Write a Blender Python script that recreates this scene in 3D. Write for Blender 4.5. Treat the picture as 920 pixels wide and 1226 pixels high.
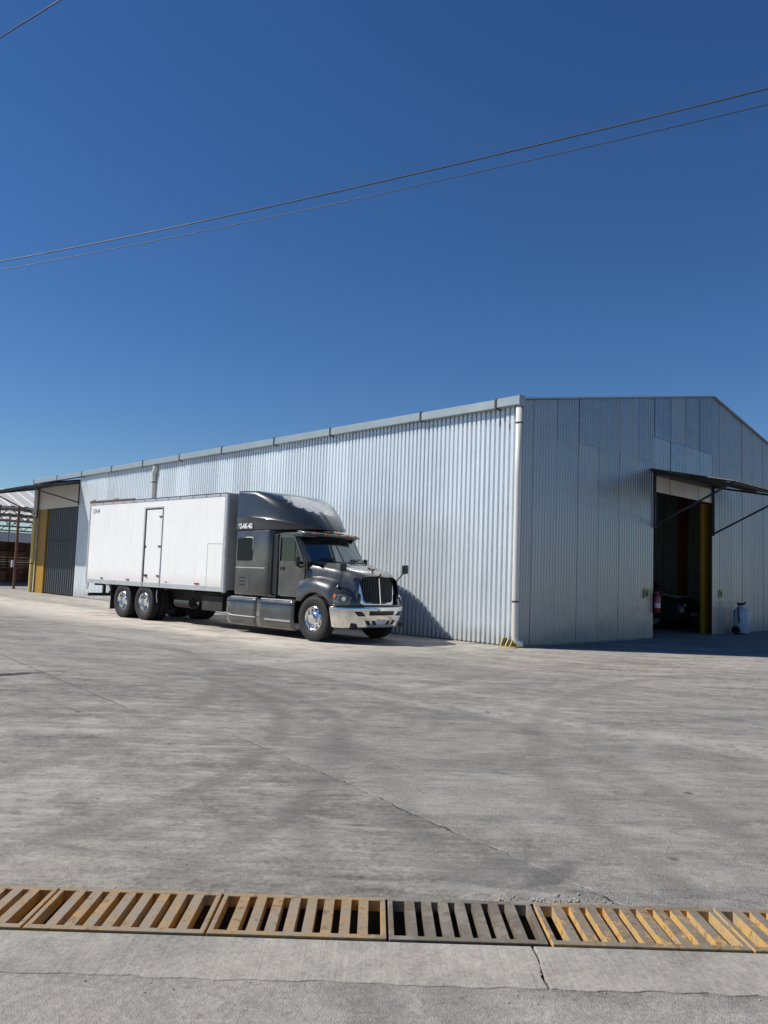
import bpy, math, random
from mathutils import Vector, Matrix
random.seed(7)
R = math.radians
for o in list(bpy.data.objects): bpy.data.objects.remove(o)
scene = bpy.context.scene
col = scene.collection

# ------------------------------------------------------------------ camera
cam_d = bpy.data.cameras.new('camera'); cam = bpy.data.objects.new('camera', cam_d); col.objects.link(cam)
cam_d.sensor_fit = 'HORIZONTAL'; cam_d.sensor_width = 36.0; cam_d.lens = 36.0 * 926.96 / 920.0
cam_d.clip_start = 0.05; cam_d.clip_end = 5000
CX = Vector((0.722, -0.691, 0.035)).normalized()
CZ = Vector((-0.687, -0.722, -0.080)); CZ = (CZ - CX * CZ.dot(CX)).normalized(); CY = CZ.cross(CX)
m = Matrix((CX, CY, CZ)).transposed().to_4x4(); m.translation = Vector((-15.019, -11.069, 1.6))
cam.matrix_world = m
scene.camera = cam

# ------------------------------------------------------------------ sky, sun, exposure
SUN = Vector((-1.0, 1.02, 1.42)).normalized()          # towards the sun
w = bpy.data.worlds.new('World'); scene.world = w; w.use_nodes = True
nt = w.node_tree; bg = nt.nodes['Background']
sky = nt.nodes.new('ShaderNodeTexSky'); sky.sky_type = 'NISHITA'; sky.sun_disc = False
sky.sun_elevation = math.asin(SUN.z); sky.sun_rotation = math.atan2(SUN.x, SUN.y)
sky.altitude = 300; sky.air_density = 1.0; sky.dust_density = 0.0; sky.ozone_density = 6.0
hs = nt.nodes.new('ShaderNodeHueSaturation'); hs.inputs['Saturation'].default_value = 1.17; hs.inputs['Hue'].default_value = .506; nt.links.new(sky.outputs[0], hs.inputs['Color'])
nt.links.new(hs.outputs[0], bg.inputs[0]); bg.inputs[1].default_value = 0.074
sl = bpy.data.lights.new('sun', 'SUN'); sl.energy = 5.0; sl.angle = R(0.53); sl.color = (1.0, 0.95, 0.87)
so = bpy.data.objects.new('sun', sl); col.objects.link(so); so.location = (-30, 30, 40)
so.rotation_euler = (-SUN).to_track_quat('-Z', 'Y').to_euler()
vs = scene.view_settings; vs.view_transform = 'Standard'; vs.look = 'None'; vs.gamma = 1.0; vs.exposure = 0.24
vs.use_curve_mapping = False
scene.render.engine = 'CYCLES'

# ------------------------------------------------------------------ mesh helpers
class MB:
    def __init__(s): s.v = []; s.f = []
    def add(s, vs, fs):
        b = len(s.v); s.v += [tuple(p) for p in vs]; s.f += [tuple(b + i for i in f) for f in fs]; return s
    def box(s, x0, x1, y0, y1, z0, z1):
        return s.add([(x0,y0,z0),(x1,y0,z0),(x1,y1,z0),(x0,y1,z0),(x0,y0,z1),(x1,y0,z1),(x1,y1,z1),(x0,y1,z1)],
                     [(0,3,2,1),(4,5,6,7),(0,1,5,4),(1,2,6,5),(2,3,7,6),(3,0,4,7)])
    def bar(s, p, q, w, h=None, up=(0,0,1)):            # square bar from p to q
        h = h or w; p = Vector(p); q = Vector(q); d = (q - p).normalized(); u = Vector(up)
        a = d.cross(u)
        if a.length < 1e-4: a = d.cross(Vector((1,0,0)))
        a.normalize(); b = a.cross(d); a *= w / 2; b *= h / 2
        return s.add([p-a-b,p+a-b,p+a+b,p-a+b,q-a-b,q+a-b,q+a+b,q-a+b],
                     [(0,3,2,1),(4,5,6,7),(0,1,5,4),(1,2,6,5),(2,3,7,6),(3,0,4,7)])
    def tube(s, path, r, n=12, cap=True):
        path = [Vector(p) for p in path]; rings = []; prev = None
        for i, p in enumerate(path):
            d = (path[min(i+1, len(path)-1)] - path[max(i-1, 0)]).normalized()
            a = prev - d * prev.dot(d) if prev else (d.cross(Vector((0,0,1))) if abs(d.z) < .95 else d.cross(Vector((1,0,0))))
            a.normalize(); prev = a; b = d.cross(a); rr = r[i] if isinstance(r, (list, tuple)) else r
            rings.append([p + (a * math.cos(2*math.pi*k/n) + b * math.sin(2*math.pi*k/n)) * rr for k in range(n)])
        return s.loft(rings, closed=True, cap=cap)
    def loft(s, rings, closed=False, cap=False):
        n = len(rings[0]); vs = [p for r in rings for p in r]; fs = []
        for i in range(len(rings) - 1):
            for k in range(n if closed else n - 1):
                k2 = (k + 1) % n; fs.append((i*n+k, i*n+k2, (i+1)*n+k2, (i+1)*n+k))
        if cap: fs += [tuple(range(n-1, -1, -1)), tuple(range((len(rings)-1)*n, len(rings)*n))]
        return s.add(vs, fs)
    def lathe(s, prof, n=40, axis='x', c=(0,0,0), skip=None):   # prof: (radius, offset)
        vs = []; fs = []; m_ = len(prof)
        for k in range(n):
            t = 2*math.pi*k/n
            for r, o in prof:
                p = (o, r*math.cos(t), r*math.sin(t)) if axis == 'x' else ((r*math.cos(t), r*math.sin(t), o) if axis == 'z' else (r*math.cos(t), o, r*math.sin(t)))
                vs.append((c[0]+p[0], c[1]+p[1], c[2]+p[2]))
        for k in range(n):
            for j in range(m_ - 1):
                if skip and skip(k, j): continue
                fs.append((k*m_+j, k*m_+j+1, ((k+1)%n)*m_+j+1, ((k+1)%n)*m_+j))
        return s.add(vs, fs)
    def prism(s, poly, axis, a, b):                     # polygon of 2D points pushed along an axis from a to b
        def P(u, v, t): return {'x': (t,u,v), 'y': (u,t,v), 'z': (u,v,t)}[axis]
        n = len(poly)
        return s.add([P(u,v,a) for u,v in poly] + [P(u,v,b) for u,v in poly],
                     [tuple(range(n-1,-1,-1)), tuple(range(n,2*n))] + [(k,(k+1)%n,n+(k+1)%n,n+k) for k in range(n)])
    def grid(s, fn, us, vs_):
        return s.loft([[fn(u, v) for v in vs_] for u in us])
    def mirror(s):
        b = len(s.v); n = len(s.f); s.v += [(-x,y,z) for x,y,z in s.v]
        s.f += [tuple(b+i for i in reversed(f)) for f in s.f[:n]]; return s
    def mesh(s, name, mat=None, smooth=None):
        me = bpy.data.meshes.new(name); me.from_pydata(s.v, [], s.f)
        if mat: me.materials.append(mat)
        if smooth is not None:
            me.shade_smooth(); me.set_sharp_from_angle(angle=R(smooth))
        me.update(); return me
    def build(s, name, mat, parent=None, smooth=None, bevel=0, sub=0, solid=0, fix=True):
        if globals().get('FRONT'): s.v = squash(s.v)
        me = s.mesh(name, mat, None)
        if fix:
            import bmesh
            bm = bmesh.new(); bm.from_mesh(me); bmesh.ops.remove_doubles(bm, verts=bm.verts, dist=1e-5)
            bmesh.ops.recalc_face_normals(bm, faces=bm.faces); bm.to_mesh(me); bm.free()
        if smooth is not None: me.shade_smooth(); me.set_sharp_from_angle(angle=R(smooth))
        o = bpy.data.objects.new(name, me); col.objects.link(o); o.parent = parent
        if solid:
            md = o.modifiers.new('s', 'SOLIDIFY'); md.thickness = solid; md.offset = -1
        if bevel:
            md = o.modifiers.new('b', 'BEVEL'); md.width = bevel; md.segments = 2; md.limit_method = 'ANGLE'; md.harden_normals = False
        if sub:
            md = o.modifiers.new('u', 'SUBSURF'); md.levels = sub; md.render_levels = sub
        return o
def put(name, me, parent=None, loc=(0,0,0), rot=(0,0,0), scale=(1,1,1)):
    o = bpy.data.objects.new(name, me); col.objects.link(o); o.parent = parent
    o.location = loc; o.rotation_euler = rot; o.scale = scale; return o
def tag(o, label=None, cat=None, group=None, kind=None):
    for k, v in (('label', label), ('category', cat), ('group', group), ('kind', kind)):
        if v: o[k] = v
    return o
def empty(name, loc=(0,0,0), rz=0):
    o = bpy.data.objects.new(name, None); col.objects.link(o); o.location = loc; o.rotation_euler = (0,0,rz)
    o.empty_display_size = .3; return o
def children_of(o): return [c for c in bpy.data.objects if c.parent == o]
def copy_tree(o, parent=None):
    c = o.copy(); col.objects.link(c); c.parent = parent
    for ch in children_of(o): copy_tree(ch, c)
    return c
def text_mesh(name, body, size, mat, parent, loc, rot, bold=0.0, align='CENTER', sx=1.0):
    cu = bpy.data.curves.new(name, 'FONT'); cu.body = body; cu.size = size; cu.align_x = align; cu.align_y = 'CENTER'
    cu.extrude = 0.002; cu.offset = bold
    t = bpy.data.objects.new(name, cu); col.objects.link(t)
    bpy.context.view_layer.update()
    me = bpy.data.meshes.new_from_object(t.evaluated_get(bpy.context.evaluated_depsgraph_get()))
    bpy.data.objects.remove(t); me.materials.clear(); me.materials.append(mat)
    return put(name, me, parent, loc, rot, (sx,1,1))
def lerp(a, b, t): return a + (b - a) * t
def interp(tab, x):
    if x <= tab[0][0]: return tab[0][1]
    for (a, u), (b, v) in zip(tab, tab[1:]):
        if x <= b:
            t = (x - a) / (b - a); t = t*t*(3-2*t)*.5 + t*.5; return u + (v - u) * t
    return tab[-1][1]
def frange(a, b, n): return [a + (b - a) * i / (n - 1) for i in range(n)]

# ------------------------------------------------------------------ material helpers
class NT:
    def __init__(s, name):
        s.m = bpy.data.materials.new(name); s.m.use_nodes = True; s.t = s.m.node_tree; s.bsdf = s.t.nodes['Principled BSDF']
        s._pos = None; s._obj = None
    def N(s, t): return s.t.nodes.new(t)
    def L(s, a, b):
        if hasattr(a, 'links') or isinstance(a, bpy.types.NodeSocket): s.t.links.new(a, b)
        elif isinstance(a, (tuple, list)): b.default_value = tuple(a) + ((1,) if len(a) == 3 and len(b.default_value) == 4 else ())
        else: b.default_value = a
    def pos(s):
        if not s._pos: s._pos = s.N('ShaderNodeNewGeometry').outputs['Position']
        return s._pos
    def obj(s):
        if not s._obj: s._obj = s.N('ShaderNodeTexCoord').outputs['Object']
        return s._obj
    def math(s, op, a, b=0.0, c=0.0, clamp=False):
        n = s.N('ShaderNodeMath'); n.operation = op; n.use_clamp = clamp
        s.L(a, n.inputs[0]); s.L(b, n.inputs[1]); s.L(c, n.inputs[2]); return n.outputs[0]
    def dot(s, v, d):
        n = s.N('ShaderNodeVectorMath'); n.operation = 'DOT_PRODUCT'; s.L(v, n.inputs[0]); n.inputs[1].default_value = d; return n.outputs['Value']
    def mapv(s, v, loc=(0,0,0), rot=(0,0,0), scale=(1,1,1)):
        n = s.N('ShaderNodeMapping'); s.L(v, n.inputs[0]); n.inputs[1].default_value = loc; n.inputs[2].default_value = rot; n.inputs[3].default_value = scale; return n.outputs[0]
    def noise(s, v, scale=1, detail=4, rough=.55, dist=0, color=False):
        n = s.N('ShaderNodeTexNoise'); s.L(v, n.inputs['Vector']); n.inputs['Scale'].default_value = scale; n.inputs['Detail'].default_value = detail
        n.inputs['Roughness'].default_value = rough; n.inputs['Distortion'].default_value = dist
        return n.outputs['Color' if color else 'Fac']
    def vor(s, v, scale=1, feature='F1', out='Distance', rnd=1.0):
        n = s.N('ShaderNodeTexVoronoi'); n.feature = feature; s.L(v, n.inputs['Vector']); n.inputs['Scale'].default_value = scale; n.inputs['Randomness'].default_value = rnd
        return n.outputs[out]
    def step(s, x, lo, hi, a=0.0, b=1.0, smooth=True):
        n = s.N('ShaderNodeMapRange'); n.interpolation_type = 'SMOOTHSTEP' if smooth else 'LINEAR'
        s.L(x, n.inputs[0]); n.inputs[1].default_value = lo; n.inputs[2].default_value = hi; n.inputs[3].default_value = a; n.inputs[4].default_value = b
        return n.outputs[0]
    def mix(s, fac, a, b, mode='MIX'):
        n = s.N('ShaderNodeMix'); n.data_type = 'RGBA'; n.blend_type = mode; s.L(fac, n.inputs[0]); s.L(a, n.inputs[6]); s.L(b, n.inputs[7]); return n.outputs[2]
    def bump(s, h, strength=.3, dist=.01, normal=None):
        n = s.N('ShaderNodeBump'); s.L(h, n.inputs['Height']); n.inputs['Strength'].default_value = strength; n.inputs['Distance'].default_value = dist
        if normal: s.L(normal, n.inputs['Normal'])
        s.L(n.outputs[0], s.bsdf.inputs['Normal']); return n.outputs[0]
    def set(s, color=None, rough=None, metal=None, spec=None, coat=None, coat_rough=None):
        for k, v in (('Base Color', color), ('Roughness', rough), ('Metallic', metal), ('Specular IOR Level', spec), ('Coat Weight', coat), ('Coat Roughness', coat_rough)):
            if v is not None: s.L(v, s.bsdf.inputs[k])
        return s.m
def plain(name, color, rough=.6, metal=0.0, var=.12, scale=6, bump=0.0, coat=0, spec=.5, dirt=None, dirt_amt=.4):
    n = NT(name); p = n.obj(); f = n.noise(p, scale, 5, .6)
    c = n.mix(f, tuple(x * (1 - var) for x in color), tuple(min(1, x * (1 + var)) for x in color))
    if dirt:
        d = n.step(n.noise(p, scale * .6, 6, .7, .4), .52, .72); c = n.mix(n.math('MULTIPLY', d, dirt_amt), c, dirt)
    r = n.math('ADD', n.math('MULTIPLY', n.math('SUBTRACT', f, .5), .25), rough, clamp=True)
    n.set(c, r, metal, spec, coat, .05)
    if bump: n.bump(n.noise(p, scale * 6, 4), bump, .004)
    return n.m

def galvanized(name, tint, rough, metal=.62, streak=.10):
    n = NT(name); p = n.pos()
    rnd = n.N('ShaderNodeObjectInfo').outputs['Random']
    st = n.noise(n.mapv(p, scale=(9, 9, .35)), 1, 5, .6)
    bl = n.noise(p, .8, 4, .6)
    sp = n.vor(n.mapv(p, scale=(1,1,.6)), 38, out='Color')
    spv = n.dot(sp, (.33,.33,.33))
    v = n.math('ADD', n.math('MULTIPLY', n.math('SUBTRACT', st, .5), streak * 2), n.math('MULTIPLY', n.math('SUBTRACT', bl, .5), .16))
    v = n.math('ADD', v, n.math('MULTIPLY', n.math('SUBTRACT', rnd, .5), .17))
    v = n.math('ADD', v, n.math('MULTIPLY', n.math('SUBTRACT', spv, .5), .05))
    v = n.math('ADD', v, 1.0)
    hsv = n.N('ShaderNodeHueSaturation'); hsv.inputs['Color'].default_value = (*tint, 1); n.L(v, hsv.inputs['Value'])
    z = n.dot(p, (0,0,1))                                    # splashed dust at the foot of the sheets
    du = n.math('MULTIPLY', n.step(n.math('ADD', z, n.math('MULTIPLY', n.noise(p, 2.5, 4), .5)), .25, .85, .5, 0), 1)
    run = n.math('MULTIPLY', n.step(n.noise(n.mapv(p, loc=(5,2,1), scale=(7, 7, .12)), 1, 6, .7), .56, .70, 0, .35), n.step(n.noise(p, .5, 4), .40, .60))
    c0 = n.mix(run, hsv.outputs[0], (.24,.22,.20))               # run-off stains down the sheets
    c = n.mix(du, c0, (.36,.34,.31))
    ro = n.math('ADD', n.math('ADD', n.math('MULTIPLY', n.math('SUBTRACT', st, .5), .2), rough), n.math('MULTIPLY', n.math('SUBTRACT', rnd, .5), .12))
    n.set(c, n.math('ADD', ro, n.math('MULTIPLY', du, .3)), metal, .5)
    n.bump(n.math('ADD', n.noise(p, 1.7, 3), n.math('MULTIPLY', n.noise(p, 6, 3), .2)), .45, .03)
    return n.m

TX, TY = .7295, -.684; NX, NY = .684, .7295             # along the drain, across it (away from camera)
# surfaces
def ground_material():
    n = NT('concrete_yard'); p = n.pos()
    tang = n.mapv(p, rot=(0,0,R(43)), scale=(1, 1, 1))                       # x along the drain direction
    big = n.noise(p, .16, 5, .55, .3); mid = n.noise(n.mapv(tang, scale=(.5, 1.5, 1)), .9, 6, .62, .6)
    strk = n.noise(n.mapv(tang, scale=(.35, 3.2, 1)), 1.6, 6, .65, 1.2)
    yl = n.noise(n.mapv(p, scale=(2.8, .22, 1)), 1.1, 6, .65, .5)              # wear drawn out along the lanes
    fine = n.noise(p, 26, 5, .7); vf = n.noise(p, 150, 3, .7)
    def ex(a, lo=.34, hi=.66): return n.step(a, lo, hi, 0, 1, False)
    v = n.math('MULTIPLY', n.math('SUBTRACT', ex(big), .5), .22)
    mot = n.noise(p, 5.5, 6, .7, .3); st2 = n.noise(n.mapv(tang, scale=(.9, 9, 1)), 2.2, 6, .7, 1.5)
    for a, k in ((mid, .30), (strk, .34), (yl, .20), (mot, .34), (st2, .30), (fine, .32), (vf, .30)):
        v = n.math('ADD', v, n.math('MULTIPLY', n.math('SUBTRACT', ex(a), .5), k))
    v = n.math('ADD', v, .5, clamp=True)
    c = n.mix(v, (.082,.077,.070), (.435,.404,.352))
    front = n.step(n.dot(p, (NX, NY, 0)), -15.35, -15.10, 1, 0)
    c = n.mix(n.math('MULTIPLY', front, .72), c, n.mix(ex(n.noise(p, 48, 6, .78), .3, .7), (.17,.160,.148), (.47,.445,.405)))
    c = n.mix(n.math('MULTIPLY', front, n.step(n.noise(p, 2.2, 6, .7, .6), .50, .68, 0, .55)), c, (.15,.145,.138))
    c = n.mix(n.math('MULTIPLY', front, n.step(n.noise(n.mapv(p, loc=(7,3,0)), 3.0, 7, .75, .6), .52, .66, 0, .55)), c, (.52,.49,.445))
    dn = n.dot(p, (NX, NY, 0)); dt = n.dot(p, (TX, TY, 0))
    warm = n.math('MULTIPLY', n.step(n.math('ADD', dn, n.math('MULTIPLY', big, 1.2)), -14.0, -12.6, 1, 0), n.step(dt, -4.0, -2.9, 1, 0))
    c = n.mix(n.math('MULTIPLY', n.math('MULTIPLY', warm, ex(mid, .3, .6)), .55), c, n.mix(ex(fine), (.22,.20,.172), (.44,.405,.35)))
    pale = n.step(n.noise(n.mapv(tang, scale=(.6, 1.6, 1)), 1.5, 9, .80, .8), .535, .60); dkp = n.step(n.noise(n.mapv(tang, loc=(9,4,0), scale=(.5, 1.9, 1)), 1.2, 9, .80, .8), .55, .63)
    c = n.mix(n.math('MULTIPLY', pale, .45), c, (.46,.43,.38)); c = n.mix(n.math('MULTIPLY', dkp, .45), c, (.120,.115,.108))
    X = n.dot(p, (1,0,0)); Y = n.dot(p, (0,1,0))
    wob = n.math('MULTIPLY', n.math('SUBTRACT', n.noise(p, .55, 6, .6), .5), 1.0)
    wob2 = n.math('MULTIPLY', n.math('SUBTRACT', n.noise(p, 3.0, 6, .65), .5), .16)
    brk = n.noise(p, 1.3, 6, .68)
    def lane(x0, half, soft, wobk=1.0, slope=0.0, y0=0.0):
        d = n.math('SUBTRACT', X, x0); d = n.math('ADD', d, n.math('MULTIPLY', n.math('SUBTRACT', Y, y0), slope))
        d = n.math('ABSOLUTE', n.math('ADD', d, n.math('MULTIPLY', wob, wobk))); return n.step(d, half, half + soft, 1, 0)
    def along(lo, hi, s=2.0): return n.math('MULTIPLY', n.step(Y, lo - s, lo + s), n.step(Y, hi - s, hi + s, 1, 0))
    def layer(c, mask, k, colr): return n.mix(n.math('MULTIPLY', mask, k, clamp=True), c, colr)
    bm_ = n.step(brk, .36, .62)
    # pale dust swept into bands
    c = layer(c, n.math('MULTIPLY', n.math('MULTIPLY', lane(-7.35, .03, .42, .45, .2, -6.3), along(-14, -2.5)), n.math('MULTIPLY', n.step(brk, .34, .60), n.step(n.math('ADD', n.math('MULTIPLY', mot, .6), n.math('MULTIPLY', fine, .4)), .40, .56))), .85, (.45,.425,.38))
    c = layer(c, n.math('MULTIPLY', n.math('MULTIPLY', lane(-7.0, .05, .5, .9, 0, 0), along(-3, 8)), bm_), .40, (.42,.40,.37))
    c = layer(c, n.math('MULTIPLY', n.math('MULTIPLY', lane(-4.4, .5, 1.3, 1.2), along(1, 40)), n.step(brk, .28, .6)), .85, (.60,.54,.455))
    c = layer(c, n.math('MULTIPLY', n.math('MULTIPLY', lane(-1.2, .8, 1.2, .6), along(-1.5, 40)), bm_), .6, (.50,.46,.40))
    c = layer(c, n.math('MULTIPLY', lane(-5.6, .2, 1.6, 1.2), along(9, 30)), .5, (.50,.46,.40))
    # darker trafficked lane across the middle
    c = layer(c, n.math('MULTIPLY', lane(-8.7, .3, 2.2, 1.6), n.step(brk, .2, .7)), .34, (.135,.135,.137))
    c = layer(c, n.math('MULTIPLY', n.math('MULTIPLY', lane(-4.9, .2, 1.8, 1.0), along(-12, 0)), n.step(brk, .2, .7)), .42, (.15,.15,.152))
    # rough pale surfacing right of the worn joint, smoother darker slab left of it
    e = n.math('ADD', n.math('SUBTRACT', X, -11.17), n.math('MULTIPLY', n.math('ADD', Y, 7.7), -.140)); e = n.math('ADD', e, wob2)
    e = n.math('ADD', e, n.math('MULTIPLY', wob, .10))
    near = n.step(Y, -6.5, -3.5, 1, 0)
    right = n.math('MULTIPLY', n.step(e, 0, .03), near)
    agg = n.noise(p, 70, 4, .75)
    c = layer(c, n.math('MULTIPLY', right, n.step(agg, .42, .64)), .30, (.50,.48,.445))
    c = layer(c, n.math('MULTIPLY', n.math('MULTIPLY', right, n.step(e, .15, 1.9, 1, 0)), n.step(brk, .3, .6)), .30, (.45,.425,.39))
    c = layer(c, n.math('MULTIPLY', n.math('MULTIPLY', n.step(e, -.5, -.01), n.step(e, 0, .02, 1, 0)), near), .22, (.17,.168,.165))
    jn = n.math('MULTIPLY', n.step(n.math('ABSOLUTE', e), .003, .016, 1, 0), n.step(n.noise(p, 2.1, 4, .7), .46, .58))
    jn = n.math('MULTIPLY', jn, near)
    c = layer(c, jn, .5, (.06,.058,.055))
    # long construction joints
    jj = None
    for x0, k, sl_ in ((-11.05, .5, -.085), (-3.9, .4, 0), (-14.6, .6, 0), (-7.45, .3, 0)):
        d = n.math('ADD', n.math('SUBTRACT', X, x0), n.math('MULTIPLY', wob2, .25))
        if sl_: d = n.math('ADD', d, n.math('MULTIPLY', n.math('ADD', Y, 4), sl_))
        q = n.math('MULTIPLY', n.step(n.math('ABSOLUTE', d), .008, .03, 1, 0), n.math('MULTIPLY', n.step(Y, -3.5, -2.5), k))
        jj = q if jj is None else n.math('MAXIMUM', jj, q)
    c = layer(c, n.math('MULTIPLY', jj, n.step(brk, .3, .5)), 1.0, (.07,.068,.065))
    # tyre arcs with tread ribs
    arc = None
    for cx, cy, r, wd, k, dark in ((-6.7,-9.9,3.55,.12,.55,0), (-6.6,-10.1,3.0,.12,.6,0), (-6.2,-10.6,2.7,.11,.45,0), (-14.5,-1.0,5.6,.10,.5,1), (-14.9,-1.3,6.35,.10,.5,1),
                                   (-3,-14,9.3,.13,.4,1), (-3,-14,11.2,.13,.35,1), (-19,-2,11.6,.12,.40,1), (-19,-2,9.5,.12,.35,1), (-17,4,9.7,.12,.4,1), (-2,-18,18.5,.12,.3,1)):
        dx = n.math('SUBTRACT', X, cx); dy = n.math('SUBTRACT', Y, cy)
        rr = n.math('SQRT', n.math('ADD', n.math('MULTIPLY', dx, dx), n.math('MULTIPLY', dy, dy)))
        q = n.step(n.math('ABSOLUTE', n.math('SUBTRACT', n.math('ADD', rr, n.math('MULTIPLY', wob, .35)), r)), wd*.3, wd*1.6, 1, 0)
        if not dark:
            an = n.math('SINE', n.math('MULTIPLY', n.math('ARCTAN2', dy, dx), r * 2 * math.pi / .10)); q = n.math('MULTIPLY', q, n.step(an, -.9, .7, .3, .75))
            q = n.math('MULTIPLY', q, n.math('MULTIPLY', n.step(Y, -8.9, -8.1), n.step(Y, -6.9, -6.1, 1, 0)))
            c = layer(c, n.math('MULTIPLY', q, n.step(brk, .38, .62)), k*.8, (.42,.405,.38))
        else:
            c = layer(c, n.math('MULTIPLY', n.math('MULTIPLY', q, n.step(strk, .34, .58)), n.step(mot, .3, .55)), k*.95, (.10,.097,.093))
    # painted shadow patch, then stains and oil spots
    def blob(c, cx, cy, ax, ay, rot, k, colr):
        q = n.mapv(p, loc=(-cx, -cy, 0)); q = n.mapv(q, rot=(0,0,rot), scale=(1/ax, 1/ay, 0))
        ln = n.N('ShaderNodeVectorMath'); ln.operation = 'LENGTH'; n.L(q, ln.inputs[0])
        return layer(c, n.step(n.math('ADD', ln.outputs['Value'], n.math('MULTIPLY', n.math('SUBTRACT', n.noise(p, 4, 7, .72), .5), 2.6)), .35, 1.15, 1, 0), k, colr)
    c = blob(c, -11.25, .58, .70, .17, R(44), 1.0, (.02,.02,.022))  # dark streak painted for a shadow cast from beyond the left edge
    c = blob(c, -11.3, -8.6, .42, .12, R(50), .6, (.09,.09,.09))
    c = blob(c, -11.5, -8.35, .5, .16, R(60), .5, (.12,.12,.12))
    c = blob(c, -9.6, -9.3, .35, .05, R(43), .5, (.10,.10,.10))
    c = blob(c, -6.2, .3, 1.6, .35, R(20), .4, (.44,.42,.39))
    c = blob(c, -6.6, -3.6, .9, .22, R(20), .4, (.44,.42,.39))
    c = layer(c, n.math('MULTIPLY', n.step(n.noise(p, 9, 8, .8), .60, .64), n.step(brk, .45, .62)), .55, (.085,.083,.08))
    c = layer(c, n.step(n.vor(n.mapv(p, scale=(1,1,0)), .9), .02, .05, 1, 0), .75, (.05,.048,.046))
    c = layer(c, n.step(n.vor(n.mapv(p, loc=(3,5,0), scale=(1,1,0)), 2.3), .012, .03, 1, 0), .5, (.50,.48,.45))
    ro = n.step(v, .2, .8, .72, .92); n.set(c, ro, 0, .35)
    h = n.math('ADD', n.math('MULTIPLY', fine, .8), n.math('MULTIPLY', vf, .6)); h = n.math('ADD', h, n.math('MULTIPLY', mid, 1.2))
    h = n.math('ADD', h, n.math('MULTIPLY', n.math('MULTIPLY', agg, right), .9)); h = n.math('SUBTRACT', h, n.math('MULTIPLY', jn, 1.5)); h = n.math('SUBTRACT', h, jj)
    n.bump(h, .9, .014)
    return n.m
def slab_material():
    n = NT('brushed_concrete'); p = n.pos(); tang = n.mapv(p, rot=(0,0,R(43.15)))
    br = n.noise(n.mapv(tang, scale=(60, 1.2, 1)), 1.2, 4, .6, .3); big = n.noise(p, 1.1, 5, .6); fine = n.noise(p, 40, 5, .7); vf = n.noise(p, 190, 2)
    v = n.math('MULTIPLY', n.math('SUBTRACT', big, .5), .7)
    for a, k in ((br, .22), (fine, .55), (vf, .5), (n.noise(p, 7, 6, .7), .5)): v = n.math('ADD', v, n.math('MULTIPLY', n.math('SUBTRACT', a, .5), k))
    v = n.math('ADD', n.math('MULTIPLY', v, 1.7), .5, clamp=True); c = n.mix(v, (.145,.135,.122), (.44,.41,.36))
    c = n.mix(n.step(n.noise(p, 2.3, 5, .65), .56, .74, 0, .5), c, (.17,.168,.165))
    c = n.mix(n.step(n.vor(n.mapv(p, scale=(1,1,0)), 5), .01, .035, .6, 0), c, (.07,.065,.06))
    n.set(c, .85, 0, .35); n.bump(n.math('ADD', n.math('MULTIPLY', br, .6), n.math('ADD', fine, n.math('MULTIPLY', vf, .5))), .55, .006)
    return n.m

M = {}
M['ground'] = ground_material(); M['slab'] = slab_material()
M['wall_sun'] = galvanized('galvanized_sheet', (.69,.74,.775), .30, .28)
M['wall_gable'] = galvanized('shade_toned_sheet', (.345,.352,.362), .33, .72, .09)  # long-wall metal darkened, the gable's shade put into the colour
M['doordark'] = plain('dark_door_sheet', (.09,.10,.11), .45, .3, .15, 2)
M['wall_white'] = plain('offwhite_panel', (.62,.61,.57), .5, .1, .06, 2, dirt=(.30,.28,.25), dirt_amt=.25)
M['gutter'] = plain('gutter_sheet', (.31,.365,.385), .42, .35, .10, 2, dirt=(.32,.33,.32), dirt_amt=.4)
M['roof'] = plain('roof_sheet', (.45,.46,.47), .5, .5, .1, 2)
M['canopy'] = plain('dull_canopy_sheet', (.11,.11,.115), .65, .1, .2, 2)
M['pvc'] = plain('pvc_pipe', (.62,.60,.56), .35, 0, .05, 1.2, dirt=(.45,.40,.33), dirt_amt=.3)
M['steel_dark'] = plain('dark_painted_steel', (.035,.036,.04), .5, .2, .25, 3, dirt=(.10,.055,.035), dirt_amt=.4)
M['steel_rust'] = plain('brown_steel', (.16,.075,.05), .7, .1, .3, 4)
M['yellow'] = plain('yellow_column_paint', (.33,.175,.012), .5, 0, .10, 3, dirt=(.25,.15,.05), dirt_amt=.5)
M['guard'] = plain('faded_guard_paint', (.34,.27,.04), .6, 0, .3, 14, dirt=(.10,.09,.07), dirt_amt=.8)
M['sleeve'] = plain('pale_yellow_paint', (.62,.50,.20), .5)
M['orange'] = plain('orange_paint', (.45,.12,.03), .5)
M['black'] = plain('black_rubber', (.011,.011,.012), .75, 0, .2, 12, bump=.2)
M['blackgloss'] = plain('black_plastic', (.012,.012,.014), .35, 0, .2, 8)
M['dark'] = plain('dark_chassis', (.022,.021,.021), .7, .1, .3, 5, dirt=(.07,.06,.05), dirt_amt=.5)
M['chrome'] = plain('chrome', (.78,.77,.75), .10, 1.0, .05, 4)
M['polished'] = plain('polished_aluminium', (.80,.80,.80), .16, 1.0, .06, 6)
M['alu'] = plain('aluminium_rail', (.50,.51,.52), .45, .45, .10, 3, dirt=(.28,.27,.25), dirt_amt=.5)
M['red'] = plain('red_marker', (.42,.015,.012), .3)
M['amber'] = plain('amber_lens', (.70,.16,.02), .25)
M['white_sticker'] = plain('white_vinyl', (.80,.80,.80), .5)
M['plate'] = plain('plate_white', (.62,.63,.64), .45, 0, .15, 20)
M['grey_mark'] = plain('grey_marking', (.12,.12,.13), .6)
M['signyellow'] = plain('faded_sign', (.50,.38,.06), .6, 0, .3, 30)
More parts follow.
